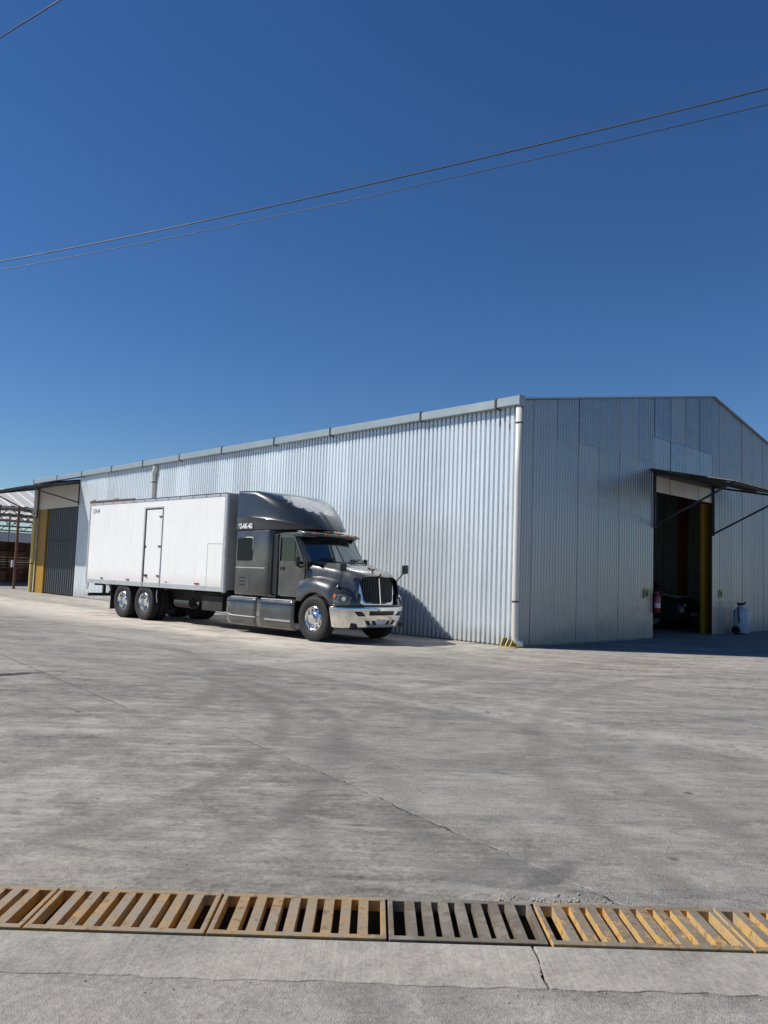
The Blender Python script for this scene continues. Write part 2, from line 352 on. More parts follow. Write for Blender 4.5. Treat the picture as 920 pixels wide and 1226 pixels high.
M['extred'] = plain('extinguisher_red', (.28,.012,.012), .3, coat=.5)
M['tankblue'] = plain('pale_cylinder_paint', (.50,.56,.62), .4, 0, .08, 4)
M['wood'] = None

def truck_paint():
    n = NT('charcoal_truck_paint'); p = n.obj()
    fl = n.noise(p, 900, 1); b = n.noise(p, 2.5, 5, .65)
    c = n.mix(fl, (.026,.028,.029), (.046,.049,.050))
    dust = n.step(n.math('ADD', n.noise(p, 1.1, 5, .6), n.math('MULTIPLY', b, .3)), .55, .85, 0, .16); c = n.mix(dust, c, (.30,.28,.25))
    nz = n.step(n.dot(n.N('ShaderNodeNewGeometry').outputs['Normal'], (0,0,1)), .75, 1.0, 0, .30); c = n.mix(nz, c, (.42,.40,.37))   # hood-top glare put into the colour of level panels
    n.set(c, n.step(b, .3, .7, .30, .42), .15, .4, 1.0, .04); n.bsdf.inputs['Coat IOR'].default_value = 1.55; n.bump(n.noise(p, 1.6, 3), .10, .02); return n.m
def fairing_paint():
    n = NT('patchy_fairing_paint'); p = n.obj(); b = n.noise(p, 2.5, 5, .65); fl = n.noise(p, 900, 1)
    c = n.mix(fl, (.022,.026,.030), (.040,.046,.052))
    # pale mottled patch with less coat on the raised crown of the fairing
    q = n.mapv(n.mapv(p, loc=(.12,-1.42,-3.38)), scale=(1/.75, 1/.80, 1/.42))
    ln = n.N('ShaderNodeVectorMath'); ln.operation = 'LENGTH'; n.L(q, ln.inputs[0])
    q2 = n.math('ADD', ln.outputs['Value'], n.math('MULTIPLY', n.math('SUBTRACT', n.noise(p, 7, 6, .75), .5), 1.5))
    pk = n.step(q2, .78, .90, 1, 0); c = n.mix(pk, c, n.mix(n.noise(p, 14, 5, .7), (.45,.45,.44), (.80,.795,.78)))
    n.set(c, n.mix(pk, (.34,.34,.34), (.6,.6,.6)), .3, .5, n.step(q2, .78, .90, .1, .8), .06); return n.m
def box_paint():
    n = NT('white_box_panel'); p = n.obj(); a = n.noise(p, 1.2, 5, .6); st = n.noise(n.mapv(p, scale=(4,7,.5)), 1, 5, .65)
    c = n.mix(a, (.70,.705,.70), (.84,.84,.83)); c = n.mix(n.step(st, .50, .78, 0, .30), c, (.50,.48,.45))
    sc = n.step(n.noise(n.mapv(p, scale=(1,1,3)), 2.2, 6, .75, .8), .66, .72, 0, .35); c = n.mix(sc, c, (.46,.46,.46))
    z = n.dot(p, (0,0,1)); c = n.mix(n.step(n.math('ADD', z, n.math('MULTIPLY', st, .5)), 1.35, 1.75, .35, 0), c, (.45,.41,.36))
    n.set(c, .45, 0, .45); n.bump(n.math('ADD', n.noise(p, 1.4, 3), n.math('MULTIPLY', n.noise(p, 5, 3), .3)), .35, .03); return n.m
def glass_mat(name, tint=(.30,.34,.32), refl=.22):
    n = NT(name); t = n.t
    gl = n.N('ShaderNodeBsdfGlossy'); gl.inputs['Color'].default_value = (.82,.90,.86,1); gl.inputs['Roughness'].default_value = .02
    tr = n.N('ShaderNodeBsdfTransparent'); tr.inputs['Color'].default_value = (*tint, 1)
    fr = n.N('ShaderNodeFresnel'); fr.inputs['IOR'].default_value = 1.5
    fac = n.math('ADD', fr.outputs[0], refl - .04, clamp=True)
    mx = n.N('ShaderNodeMixShader'); n.L(fac, mx.inputs[0]); n.L(tr.outputs[0], mx.inputs[1]); n.L(gl.outputs[0], mx.inputs[2])
    n.L(mx.outputs[0], t.nodes['Material Output'].inputs[0]); return n.m
def grate_mat(name, ca, cb, worn, k):
    n = NT(name); p = n.obj(); pw = n.pos()
    a = n.noise(pw, 6, 6, .7); f = n.noise(pw, 60, 5, .7)
    c = n.mix(a, ca, cb); nor = n.N('ShaderNodeNewGeometry').outputs['Normal']; up = n.step(n.dot(nor, (0,0,1)), .5, .9)
    wr = n.math('MULTIPLY', n.step(n.math('ADD', n.noise(pw, 9, 6, .75), n.math('MULTIPLY', f, .35)), .40, .72), n.math('MULTIPLY', up, k, clamp=True))
    c = n.mix(wr, c, worn); c = n.mix(n.step(n.noise(pw, 23, 6, .7), .54, .66, 0, .75), c, (.17,.075,.025)); c = n.mix(n.step(n.noise(pw, 4.5, 7, .75), .46, .60, 0, .6), c, (.30,.265,.215)); c = n.mix(n.step(n.noise(n.mapv(pw, loc=(3,8,0)), 11, 7, .8), .58, .66, 0, .8), c, (.09,.075,.06))
    n.set(c, .62, n.math('MULTIPLY', wr, .3), .4); n.bump(n.math('ADD', f, a), .4, .003); return n.m
def wood_mat():
    n = NT('crate_wood'); p = n.obj(); rnd = n.N('ShaderNodeObjectInfo').outputs['Random']
    g = n.noise(n.mapv(p, scale=(1, 1, 9)), 2, 5, .6); c = n.mix(g, (.12,.05,.024), (.32,.15,.075))
    hsv = n.N('ShaderNodeHueSaturation'); n.L(c, hsv.inputs['Color']); n.L(n.step(rnd, 0, 1, .55, 1.35), hsv.inputs['Value'])
    n.set(hsv.outputs[0], .8, 0, .3); return n.m
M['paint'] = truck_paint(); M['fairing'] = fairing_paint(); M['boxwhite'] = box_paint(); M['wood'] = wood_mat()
M['glass'] = glass_mat('windscreen_glass', refl=.30); M['glass_side'] = glass_mat('side_glass', (.06,.075,.085), .09)
M['grate_yellow'] = grate_mat('worn_yellow_grate', (.36,.20,.05), (.50,.30,.09), (.29,.235,.17), .85)
M['grate_bright'] = grate_mat('bright_yellow_grate', (.50,.29,.08), (.60,.40,.16), (.21,.175,.13), 1.6)
M['grate_grey'] = grate_mat('grey_iron_grate', (.075,.070,.062), (.20,.155,.095), (.19,.175,.15), .6)
M['crumb'] = plain('concrete_crumb', (.30,.285,.26), .9, 0, .3, 40)
M['trench'] = plain('trench_concrete', (.12,.11,.10), .9)
M['grillebar'] = plain('satin_grille_bar', (.10,.10,.105), .3, .8, .1, 6)
M['glass_dark'] = plain('tinted_sleeper_glass', (.003,.003,.004), .15, 0, .1, 3, spec=.25)
M['lamp'] = plain('headlamp_lens', (.13,.135,.125), .10, .3, .3, 18, coat=1)
M['cord'] = plain('cable_black', (.045,.052,.062), .6)
M['shed_roof'] = plain('translucent_shed_roof', (.52,.51,.49), .6, 0, .05, .6)
M['shed_wall'] = plain('pale_shed_wall', (.66,.70,.74), .6, 0, .05, .4)
M['car'] = plain('skylit_bonnet', (.72,.72,.70), .3, .2, .08, 4, coat=.8)  # sky light on the bonnet put into its pale colour
M['cardark'] = plain('dark_car_body', (.03,.032,.035), .3, .2, .1, 4, coat=.8)
M['truss'] = plain('grey_brown_truss', (.26,.23,.20), .7)
M['interior'] = plain('cab_interior', (.06,.058,.055), .8)
M['bronze'] = plain('bronze_ornament', (.12,.08,.05), .4, .6)

# ------------------------------------------------------------------ ground with the drain slot
TX, TY = .7295, -.684; NX, NY = .684, .7295             # along the drain, across it (away from camera)
def dr(t, n_, z=0): return (TX*t + NX*n_, TY*t + NY*n_, z)
T0, T1, NF, NN, NJ = -7.29, 1.545, -14.385, -14.83, -15.17
g = MB(); O = 1500
ring_in = [dr(T0, NJ), dr(T1, NJ), dr(T1, NF), dr(T0, NF)]
ring_out = [dr(-O, -O), dr(O, -O), dr(O, O), dr(-O, O)]
ring_mid = [dr(-60, -60), dr(60, -60), dr(60, 60), dr(-60, 60)]
g.add(ring_in + ring_mid + ring_out, [(k, (k+1) % 4, 4 + (k+1) % 4, 4 + k) for k in range(4)] + [(4+k, 4+(k+1) % 4, 8+(k+1) % 4, 8+k) for k in range(4)])
tag(g.build('yard_ground', M['ground']), kind='structure')
# recess bottom and trench
b = MB(); b.loft([[dr(t, n_, z) for n_, z in ((NJ-.02, -.06), (NN+.012, -.06), (NN+.012, -.42), (NF-.012, -.42), (NF-.012, -.0008), (NF+.02, -.03))] for t in (T0-.02, T1+.02)])
tag(b.build('drain_trench', M['trench']), kind='structure')
def slab_poly(t0, t1, n0, n1, j=.006, seg=14, rnd=None):
    rnd = rnd or random.Random(3); top = []
    pts = [(lerp(t0, t1, i/seg), n0 + rnd.uniform(-j, j)*.4 + .006*math.sin(i*.21 + t0) + .005*math.sin(i*.83)) for i in range(seg+1)] + [(t1 + rnd.uniform(-j, j), lerp(n0, n1, i/4)) for i in range(1, 4)]
    pts += [(lerp(t1, t0, i/seg), n1) for i in range(seg+1)] + [(t0 + rnd.uniform(-j, j), lerp(n1, n0, i/4)) for i in range(1, 4)]
    return pts
edges = [T0+.004, -5.6, -2.645, -.4, T1-.004]
for i in range(4):
    pts = slab_poly(edges[i]+.005, edges[i+1]-.006, NJ-.012, NN-.004, .010, 90, random.Random(i))
    sb = MB(); n_ = len(pts); z1 = [.0045, .004, .005, .0045][i]
    sb.add([dr(t, q, z1) for t, q in pts] + [dr(t, q, -.055) for t, q in pts], [tuple(range(n_))] + [(k, (k+1) % n_, n_+(k+1) % n_, n_+k) for k in range(n_)])
    tag(sb.build('concrete_slab', M['slab'], bevel=.004), kind='structure')

# grates ------------------------------------------------------------------------------------
def grate(t0, slots, mat, label, tilt=0, pitch=.0885, dz=.012):
    Lg = slots * pitch; Wg = NF - NN - .014; rim = .035; H = .055
    r = empty('drain_grate', dr(t0 + Lg/2, (NF+NN)/2, dz), math.atan2(TY, TX)); r.rotation_euler.x = tilt
    tag(r, label, 'drain grate', 'iron grates laid end to end over the drain')
    hl = Lg/2 - .004; hw = Wg/2
    fr = MB().box(-hl, hl, -hw, -hw+rim, -H, 0).box(-hl, hl, hw-rim, hw, -H, 0).box(-hl, -hl+.024, -hw+rim, hw-rim, -H, -.001).box(hl-.024, hl, -hw+rim, hw-rim, -H, -.001)
    fr.build('frame', mat, r, bevel=.003)
    step = (2*hl - .048) / slots; bw = step * .57
    bar = MB().box(-bw/2, bw/2, -hw+rim, hw-rim, -H, -.0015).mesh('bar', mat)
    for i in range(1, slots): put('bar', bar, r, (-hl + .024 + step*i, 0, 0))
    return r
t = -3.275
grate(t, 8, M['grate_grey'], 'bare dark grey drain grate between two yellow grates', R(.2))
grate(t-.80, 9, M['grate_yellow'], 'worn ochre drain grate touching the grey grate on its dull rusty side', R(-.2))
grate(t-1.60, 9, M['grate_yellow'], 'worn ochre drain grate, second from the grey grate on its dull rusty side', R(.2))
grate(t-2.40, 9, M['grate_yellow'], 'worn ochre drain grate, third from the grey grate on its dull rusty side')
for k in (4, 5): grate(t-.8-.8*(k-1), 9, M['grate_yellow'], 'worn ochre drain grate, %s from the grey grate on its dull rusty side' % {4: 'fourth', 5: 'fifth'}[k])
t4 = t + 8*.0885 + .012
grate(t4, 10, M['grate_bright'], 'bright yellow ten slot drain grate touching the grey grate', R(-.3))
grate(t4+.89, 9, M['grate_bright'], 'bright yellow drain grate, second from the grey grate on its sunny yellow side', R(.2))
for k in (2, 3, 4): grate(t4+.89+.80*(k-1), 9, M['grate_bright'], 'bright yellow drain grate, %s from the grey grate on its sunny yellow side' % {2: 'third', 3: 'fourth', 4: 'fifth'}[k])

# ------------------------------------------------------------------ warehouse
WH = empty('warehouse', (0, 0, 0))
tag(WH, 'long corrugated metal warehouse with pitched roof and open bay door', 'warehouse')
EAVE, RIDGE, HALF, YEND = 5.90, 7.92, 10.6, 31.6
def rake(x): return EAVE + (RIDGE - EAVE) * (1 - abs(x - HALF) / HALF)
def ribs(width, pitch, depth, slope=.10, crown=.26):
    n = round(width / pitch); p = width / n; pts = [(0, 0)]
    for i in range(n):
        b = i * p; pan = p * (1 - crown - 2*slope)
        pts += [(b + pan/2, 0), (b + pan/2 + slope*p, depth), (b + pan/2 + (slope+crown)*p, depth), (b + pan/2 + (2*slope+crown)*p, 0)]
    pts.append((width, 0)); return pts
def sheet_mesh(name, width, z0, ztop, pitch, depth, mat, slope=.10, crown=.26, levels=1):
    """sheet in the x/z plane, ribs pointing to -y"""
    pts = ribs(width, pitch, depth, slope, crown); rings = []
    zt = ztop if callable(ztop) else (lambda x: ztop)
    zb = z0 if callable(z0) else (lambda x: z0)
    for k in range(levels + 1):
        rings.append([(x, -d, lerp(zb(x), zt(x), k/levels)) for x, d in pts])
    mb = MB().loft(rings)
    return mb.mesh(name, mat)
rnd = random.Random(11)
# long wall: sheets along +Y facing -X.  local x -> world +Y reversed so that ribs (-y local) face -X
SW = 1.036; NS = 25
me = sheet_mesh('wall_sheet', SW + .004, 0.03, 5.78, .148, .070, M['wall_sun'], .045, .56)
for i in range(NS):
    o = put('wall_sheet', me, WH, (-.004 - (i % 2)*.004, SW*(i+1) + .006 + .02, rnd.uniform(-.01, .008)), (rnd.uniform(-.0006,.0006), rnd.uniform(-.0012,.0012), R(-90) + rnd.uniform(-.004,.004)))
WEND = SW*NS + .02                                       # 25.92
# far wall past the sliding door is only a column and header
# gable wall
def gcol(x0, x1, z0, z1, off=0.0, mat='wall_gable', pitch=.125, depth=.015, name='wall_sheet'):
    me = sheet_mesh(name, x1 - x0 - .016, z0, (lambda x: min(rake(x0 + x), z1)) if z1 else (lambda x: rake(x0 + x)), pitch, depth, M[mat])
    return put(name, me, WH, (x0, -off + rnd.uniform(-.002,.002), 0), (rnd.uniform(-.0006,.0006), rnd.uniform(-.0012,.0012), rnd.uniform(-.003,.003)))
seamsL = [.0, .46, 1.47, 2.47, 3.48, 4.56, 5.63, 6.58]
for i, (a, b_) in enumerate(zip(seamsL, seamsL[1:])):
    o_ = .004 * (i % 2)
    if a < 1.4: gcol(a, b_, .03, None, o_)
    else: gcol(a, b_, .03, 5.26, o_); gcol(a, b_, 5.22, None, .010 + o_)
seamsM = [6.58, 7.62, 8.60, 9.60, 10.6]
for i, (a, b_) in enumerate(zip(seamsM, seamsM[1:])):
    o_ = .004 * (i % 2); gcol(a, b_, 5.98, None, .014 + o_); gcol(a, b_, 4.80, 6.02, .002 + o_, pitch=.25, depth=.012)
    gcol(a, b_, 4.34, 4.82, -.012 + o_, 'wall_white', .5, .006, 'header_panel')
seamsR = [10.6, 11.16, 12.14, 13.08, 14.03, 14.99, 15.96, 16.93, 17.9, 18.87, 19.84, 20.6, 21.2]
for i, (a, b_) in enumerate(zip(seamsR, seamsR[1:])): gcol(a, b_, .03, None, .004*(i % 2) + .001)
# rake flashing, roof
for s_ in (-1, 1):
    f = MB()
    for (x0, x1) in (((-.12, HALF) if s_ < 0 else (HALF, 2*HALF + .12)),):
        f.add([(x0, -.10, rake(x0)+.01), (x1, -.10, rake(x1)+.01), (x1, -.10, rake(x1)+.055), (x0, -.10, rake(x0)+.055), (x0, .12, rake(x0)+.01), (x1, .12, rake(x1)+.01), (x1, .12, rake(x1)+.055), (x0, .12, rake(x0)+.055)],
              [(0,1,2,3),(4,7,6,5),(0,4,5,1),(3,2,6,7),(0,3,7,4),(1,5,6,2)])
    f.build('rake_flashing', M['gutter'], WH)
roofL = MB(); roofR = MB()
for mb, xs in ((roofL, (-.10, HALF)), (roofR, (HALF, 2*HALF + .10))):
    pr = ribs(YEND, .25, .03)
    mb.loft([[(xs[0], y + .02, rake(xs[0]) + .012 + d) for y, d in pr], [(xs[1], y + .02, rake(xs[1]) + .012 + d) for y, d in pr]])
    mb.build('roof_slope', M['roof'], WH, fix=False)
MB().box(2*HALF-.03, 2*HALF, .05, YEND, 0, EAVE).build('side_wall', M['wall_gable'], WH)
mb = MB(); mb.prism([(0.05, 0), (2*HALF-.05, 0), (2*HALF-.05, EAVE-.05), (HALF, RIDGE-.05), (.05, EAVE-.05)], 'y', YEND-.05, YEND); mb.build('back_wall', M['wall_gable'], WH)
MB().box(-.02, .0, 31.25, YEND, .02, EAVE-.05).build('end_panel', M['wall_white'], WH)
# gutter segments with straps
GY = [-.07, .635, 3.18, 6.97, 9.87, 13.09, 16.15, 19.2, 22.2, 25.45, 28.5, 31.7]
for a, b_ in zip(GY, GY[1:]):
    dz = rnd.uniform(-.008, .008)
    gseg = MB().loft([[(-.03, y, 5.90+dz), (-.03, y, 5.755+dz), (-.05, y, 5.735+dz), (-.20, y, 5.735+dz), (-.235, y, 5.755+dz), (-.235, y, 5.95+dz), (-.215, y, 5.965+dz), (-.20, y, 5.95+dz)] for y in (a+.004, b_-.004)])
    gs = gseg.build('gutter', M['gutter'], WH, solid=.003)
    MB().box(-.245, -.02, b_-.035, b_+.035, 5.72, 5.985).build('strap', M['steel_dark'], gs, bevel=.004)
MB().box(-.25, -.01, -.085, -.066, 5.72, 5.985).build('gutter_end', M['gutter'], WH)
# purlin shadow line strip below the gutter
MB().box(-.06, -.036, .03, WEND, 5.62, 5.665).build('eave_trim', M['gutter'], WH)
# corner downpipe
dp = MB().tube([(-.135, -.01, 5.68), (-.135, -.01, 4), (-.135, -.01, 2), (-.135, -.01, .26), (-.125, -.03, .16), (-.09, -.08, .10), (-.02, -.16, .09)], .082, 20, cap=False)
dpo = dp.build('downpipe', M['pvc'], WH, smooth=40, solid=.006)
for z in (1.05, 5.3): MB().tube([(-.135, -.01, z), (-.135, -.01, z+.035)], .089, 20).build('clamp', M['steel_dark'], dpo, smooth=40)
# second downpipe further along the wall
dp = MB().tube([(-.15, 18.2, 5.68), (-.15, 18.2, 5.52), (-.17, 18.26, 5.42), (-.15, 18.30, 5.3), (-.13, 18.3, 5.1), (-.13, 18.3, 3), (-.13, 18.3, .1)], .10, 20, cap=False).build('downpipe', M['pvc'], WH, smooth=40)
MB().tube([(-.13, 18.3, 5.0), (-.13, 18.3, 5.04)], .108, 20).build('clamp', M['steel_dark'], dp, smooth=40)
# torn hole in a sheet and dangling wire near the corner
hole = MB().prism([(.50,5.40),(.56,5.47),(.63,5.44),(.70,5.46),(.66,5.38),(.60,5.33),(.55,5.36)], 'x', -.045, -.0405); hole.build('hole_plate', M['steel_dark'], WH)  # flat dark plate shows the hole
MB().tube([(-.05, .45, 5.45), (-.07, .36, 5.41), (-.06, .33, 5.30), (-.05, .28, 5.2)], .008, 6).build('loose_wire', M['steel_dark'], WH)
# columns, door jambs
MB().box(10.50, 11.3, .26, .36, 0, 4.34).build('door_column', M['yellow'], WH, bevel=.01)
MB().box(6.50, 6.60, .03, .10, 0, 4.35).build('door_jamb', M['steel_dark'], WH)
MB().box(6.5, 10.7, .05, .20, 4.36, 4.62).build('door_beam', M['steel_dark'], WH, bevel=.008)
for (x, y) in ((19.5, 9), (14, 12.5), (8, 15), (19.5, 18)): MB().box(x-.12, x+.12, y-.15, y+.15, 0, EAVE+.6).build('column', M['orange'], WH, bevel=.01)
me = sheet_mesh('partition_sheet', 1.0, .03, 5.6, .25, .03, M['wall_white'])
for i in range(9): put('partition_sheet', me, WH, (16.6, .6 + 1.02*(i+1), 0), (0, 0, R(-90)))
MB().box(16.2, 16.45, 3.55, 3.85, 0, 5.6).build('column', M['orange'], WH, bevel=.01)
for k in range(5):                                          # roof frames inside
    y = 5 + k*6
    f = MB().bar((.3, y, EAVE-.35), (HALF, y, RIDGE-.35), .15, .3).bar((HALF, y, RIDGE-.35), (2*HALF-.3, y, EAVE-.35), .15, .3); f.build('rafter', M['orange'], WH)
# canopies: canopy sheet > brackets, purlins
def canopy(to, mat_sheet, name='canopy'):
    pass
cs = MB(); pr = ribs(4.9, .2, .025)
cs.loft([[(6.28 + x, .02, 4.99 + d) for x, d in pr], [(6.28 + x, -2.45, 4.47 + d) for x, d in pr]])
can = cs.build('canopy', M['canopy'], WH, fix=False)
for x in (6.55, 10.62):
    MB().bar((x, -.05, 3.25), (x, -.05, 4.93), .06).bar((x, -.05, 4.87), (x, -2.40, 4.41), .06).bar((x, -.06, 3.32), (x, -2.22, 4.40), .05).build('bracket', M['steel_dark'], can)
for t_ in (.06, .5, .96):
    y = -2.4*t_; z = 4.955 - .505*t_; MB().box(6.3, 11.15, y-.04, y+.04, z-.035, z+.022).build('purlin', M['steel_dark'], can)
cs = MB(); pr = ribs(8.0, .2, .025)  # canopy drawn longer than the building to shade the yellow column
cs.loft([[(-.02, 25.9 + x, 5.56 + d) for x, d in pr], [(-2.6, 25.9 + x, 5.05 + d) for x, d in pr]])
can = cs.build('canopy', M['canopy'], WH, fix=False)
for y in (25.96, 31.3):
    MB().bar((-.07, y, 4.4 if y < 28 else 3.95), (-.07, y, 5.5), .07).bar((-.07, y, 5.46), (-2.4, y, 4.99), .07).bar((-.08, y, 4.52 if y < 28 else 4.05), (-2.2, y, 4.98), .055).build('bracket', M['steel_dark'], can)
for t_ in (.06, .5, .97):
    x = -2.58*t_; z = 5.525 - .51*t_; MB().box(x-.04, x+.04, 25.92, 33.8, z-.03, z+.02).build('purlin', M['steel_dark'], can)
# sliding door on the long wall and what frames it
for i in range(3):
    me = sheet_mesh('header_panel', 1.80, 4.36, 5.50, .6, .006, M['wall_white']); put('header_panel', me, WH, (-.012 - .004*(i % 2), 25.92 + 1.79*(i+1), 0), (0, 0, R(-90)))
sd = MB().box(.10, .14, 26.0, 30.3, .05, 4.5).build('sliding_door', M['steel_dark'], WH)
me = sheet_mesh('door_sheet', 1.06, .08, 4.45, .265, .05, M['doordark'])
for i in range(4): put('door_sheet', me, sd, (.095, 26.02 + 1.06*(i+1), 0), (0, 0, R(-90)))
MB().box(.03, .095, 26.0, 30.3, 2.55, 2.63).build('door_rail', M['steel_dark'], sd)
MB().box(-.02, .34, 30.05, 31.15, 0, 4.36).build('door_column', M['yellow'], WH, bevel=.01)
up = MB().tube([(-.16, 31.35, 5.6), (-.16, 31.35, 3.9)], .10, 16).build('downpipe', M['pvc'], WH, smooth=40)
MB().tube([(-.16, 31.35, 3.9), (-.16, 31.35, .02)], .105, 16).build('yellow_sleeve', M['sleeve'], up, smooth=40)
for z in (1.5, 3.9): MB().tube([(-.16, 31.35, z), (-.16, 31.35, z+.05)], .115, 16).build('clamp', M['steel_dark'], up, smooth=40)
# low plinth strip along the walls
MB().box(-.03, .02, .03, WEND, 0, .045).build('plinth', M['slab'], WH)
MB().box(.0, 6.5, -.012, .03, 0, .04).build('plinth', M['slab'], WH)
MB().box(10.65, 21.2, -.012, .03, 0, .04).build('plinth', M['slab'], WH)
# warning plates beside the bay door
def small_sign(x, z, label):
    r = empty('sign_plate', (x, -.04, z)); tag(r, label, 'sign')
    MB().box(-.13, .13, -.006, .006, -.13, .13).build('plate', M['signyellow'], r); MB().box(-.07, .07, -.010, -.0065, -.07, .07).build('pictogram', M['steel_dark'], r)
small_sign(6.10, 1.31, 'small square yellow sign above the red fire extinguisher at the bay door')
small_sign(11.20, 1.34, 'small square yellow sign on the wall above the pale gas cylinder')

# yellow and black guard at the foot of the downpipe
gd = empty('pipe_guard', (-.20, .05, 0)); gd.scale = (.85, .85, .85); tag(gd, 'yellow and black steel guard around the foot of the corner downpipe', 'pipe guard')
MB().box(-.16, .28, -.24, .30, .0, .03).build('base_plate', M['guard'], gd, bevel=.005)
for k in range(4):
    y = .26 - k*.085
    MB().prism([(-.14 , .03), (.04, .03), (.04, .25 - .02*k), (.0, .27 - .02*k)], 'y', y-.02, y+.02).build('fin', M['guard'] if k % 2 == 0 else M['black'], gd)
gd2 = MB().prism([(-.14, .03), (.05, .03), (.05, .30)], 'y', -.075, -.045); gd2.build('fin', M['guard'], gd)

# red extinguisher hanging on the jamb
ex = empty('fire_extinguisher', (6.64, -.10, .74)); tag(ex, 'red fire extinguisher hanging at the edge of the bay door', 'fire extinguisher')
MB().lathe([(0, .0), (.075, .0), (.088, .03), (.088, .46), (.07, .54), (.03, .58), (.028, .62), (0, .62)], 20, 'z').build('cylinder', M['extred'], ex, smooth=40)
MB().box(-.015, .015, -.10, .06, .62, .66).box(-.012, .012, -.12, .03, .69, .71).build('handle', M['steel_dark'], ex)
MB().tube([(0, -.03, .64), (.06, -.1, .6), (.10, -.11, .45), (.10, -.10, .2)], .013, 8).build('hose', M['black'], ex, smooth=40)
MB().lathe([(.0885, .16), (.0895, .16), (.0895, .30), (.0885, .30)], 20, 'z').build('label_band', M['alu'], ex, smooth=40)
MB().box(-.03, .03, .06, .105, .3, .5).build('wall_bracket', M['steel_dark'], ex)
# pale wheeled cylinder
tk = empty('gas_cylinder', (11.95, -.42, 0)); tag(tk, 'pale blue wheeled cylinder with black valve and hose standing by the wall', 'cylinder')
MB().lathe([(0, .05), (.24, .05), (.27, .09), (.27, .72), (.24, .82), (.12, .90), (.06, .92), (.06, .98), (0, .98)], 28, 'z').build('tank', M['tankblue'], tk, smooth=40)
MB().box(-.10, .10, -.05, .05, .97, 1.03).tube([(-.32, 0, 1.05), (.2, 0, 1.0), (.34, 0, 1.08)], .025, 8).lathe([(0, 1.03), (.09, 1.03), (.09, 1.06), (0, 1.06)], 14, 'z').build('valve', M['black'], tk)
MB().tube([(-.32, -.02, 1.05), (-.42, -.05, .9), (-.40, -.06, .6), (-.33, -.05, .4)], .022, 8).build('hose', M['black'], tk, smooth=40)
for x in (-.36, .32): MB().lathe([(0, x-.03), (.13, x-.03), (.14, x-.015), (.14, x+.015), (.13, x+.03), (0, x+.03)], 20, 'x', (0, .05, .14)).build('wheel', M['black'], tk, smooth=40)
MB().box(-.36, .32, .04, .06, .13, .15).build('axle', M['steel_dark'], tk)

# ------------------------------------------------------------------ truck
A = R(3.5); OX, OY = -3.752, 3.04
TR = empty('box_truck', (OX + math.cos(A)*1.15, OY + math.sin(A)*1.15, 0), A); TR.scale.x = .94
FRONT = False
def squash(v): return [(x, y if y > -.5 else -.5 + (y + .5)*.84, z) for x, y, z in v]
tag(TR, 'charcoal grey sleeper cab truck with long white box body parked along the warehouse', 'truck')
PT = M['paint']
HT = [(-1.10,1.54),(-1.0,1.615),(-.8,1.685),(-.3,1.785),(.2,1.85),(.55,1.88)]
HS = [(-1.10,.64),(-1.0,.68),(-.8,.74),(-.3,.86),(.2,.94),(.55,.97)]
def hood_sec(y):
    t_, s_ = interp(HT, y), interp(HS, y)
    return [(0,t_),(s_*.55,t_-.012),(s_*.88,t_-.04),(s_,t_-.095),(s_+.045,t_-.20),(s_+.085,t_-.42),(s_+.10,.95),(s_+.10,.86)]
FRONT = True
hd = MB(); ys = frange(-1.08, .5, 12)
def two(sec, y): return [(-x, y, z) for x, z in reversed(sec)] + [(x, y, z) for x, z in sec[1:]]
hd.loft([two(hood_sec(y), y) for y in ys])
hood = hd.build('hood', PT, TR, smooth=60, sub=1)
# fenders
FX = [(-1.12,.68),(-1.07,.80),(-.95,.95),(-.75,1.12),(-.45,1.21),(0,1.225),(.66,1.185)]
FZ = [(-1.12,1.06),(-1.0,1.15),(-.8,1.27),(-.4,1.41),(0,1.475),(.3,1.48),(.66,1.46)]
def zlip(y):
    a = .52 + math.sqrt(max(0, .60**2 - y*y)) if abs(y) < .60 else 0
    return max(a, .80 if y < 0 else .885)
FV = (0, .1, .38, .68, .90, 1.0)
def fender(y, v, off=0.0):
    zl, zi, xo, xs = zlip(y), interp(FZ, y), interp(FX, y), interp(HS, y) + .02
    pts = [(xo-.035, zl), (xo, zl+.025), (xo, lerp(zl, zi, .40)), (xo-.05, lerp(zl, zi, .74)), (max(xs, xo-.17), lerp(zl, zi, .97)), (xs-.0, zi+.045)]
    i = min(int(v * 5), 4); f = v*5 - i; p = (lerp(pts[i][0], pts[i+1][0], f), lerp(pts[i][1], pts[i+1][1], f))
    return (-(p[0]+off), y - off*(.7 if y < -.6 else 0), p[1])
fy = [-1.12,-1.09,-1.04,-.97,-.9,-.8,-.7,-.62,-.595,-.57,-.53,-.47,-.38,-.25,-.1,.05,.2,.33,.42,.48,.53,.58,.62,.66]
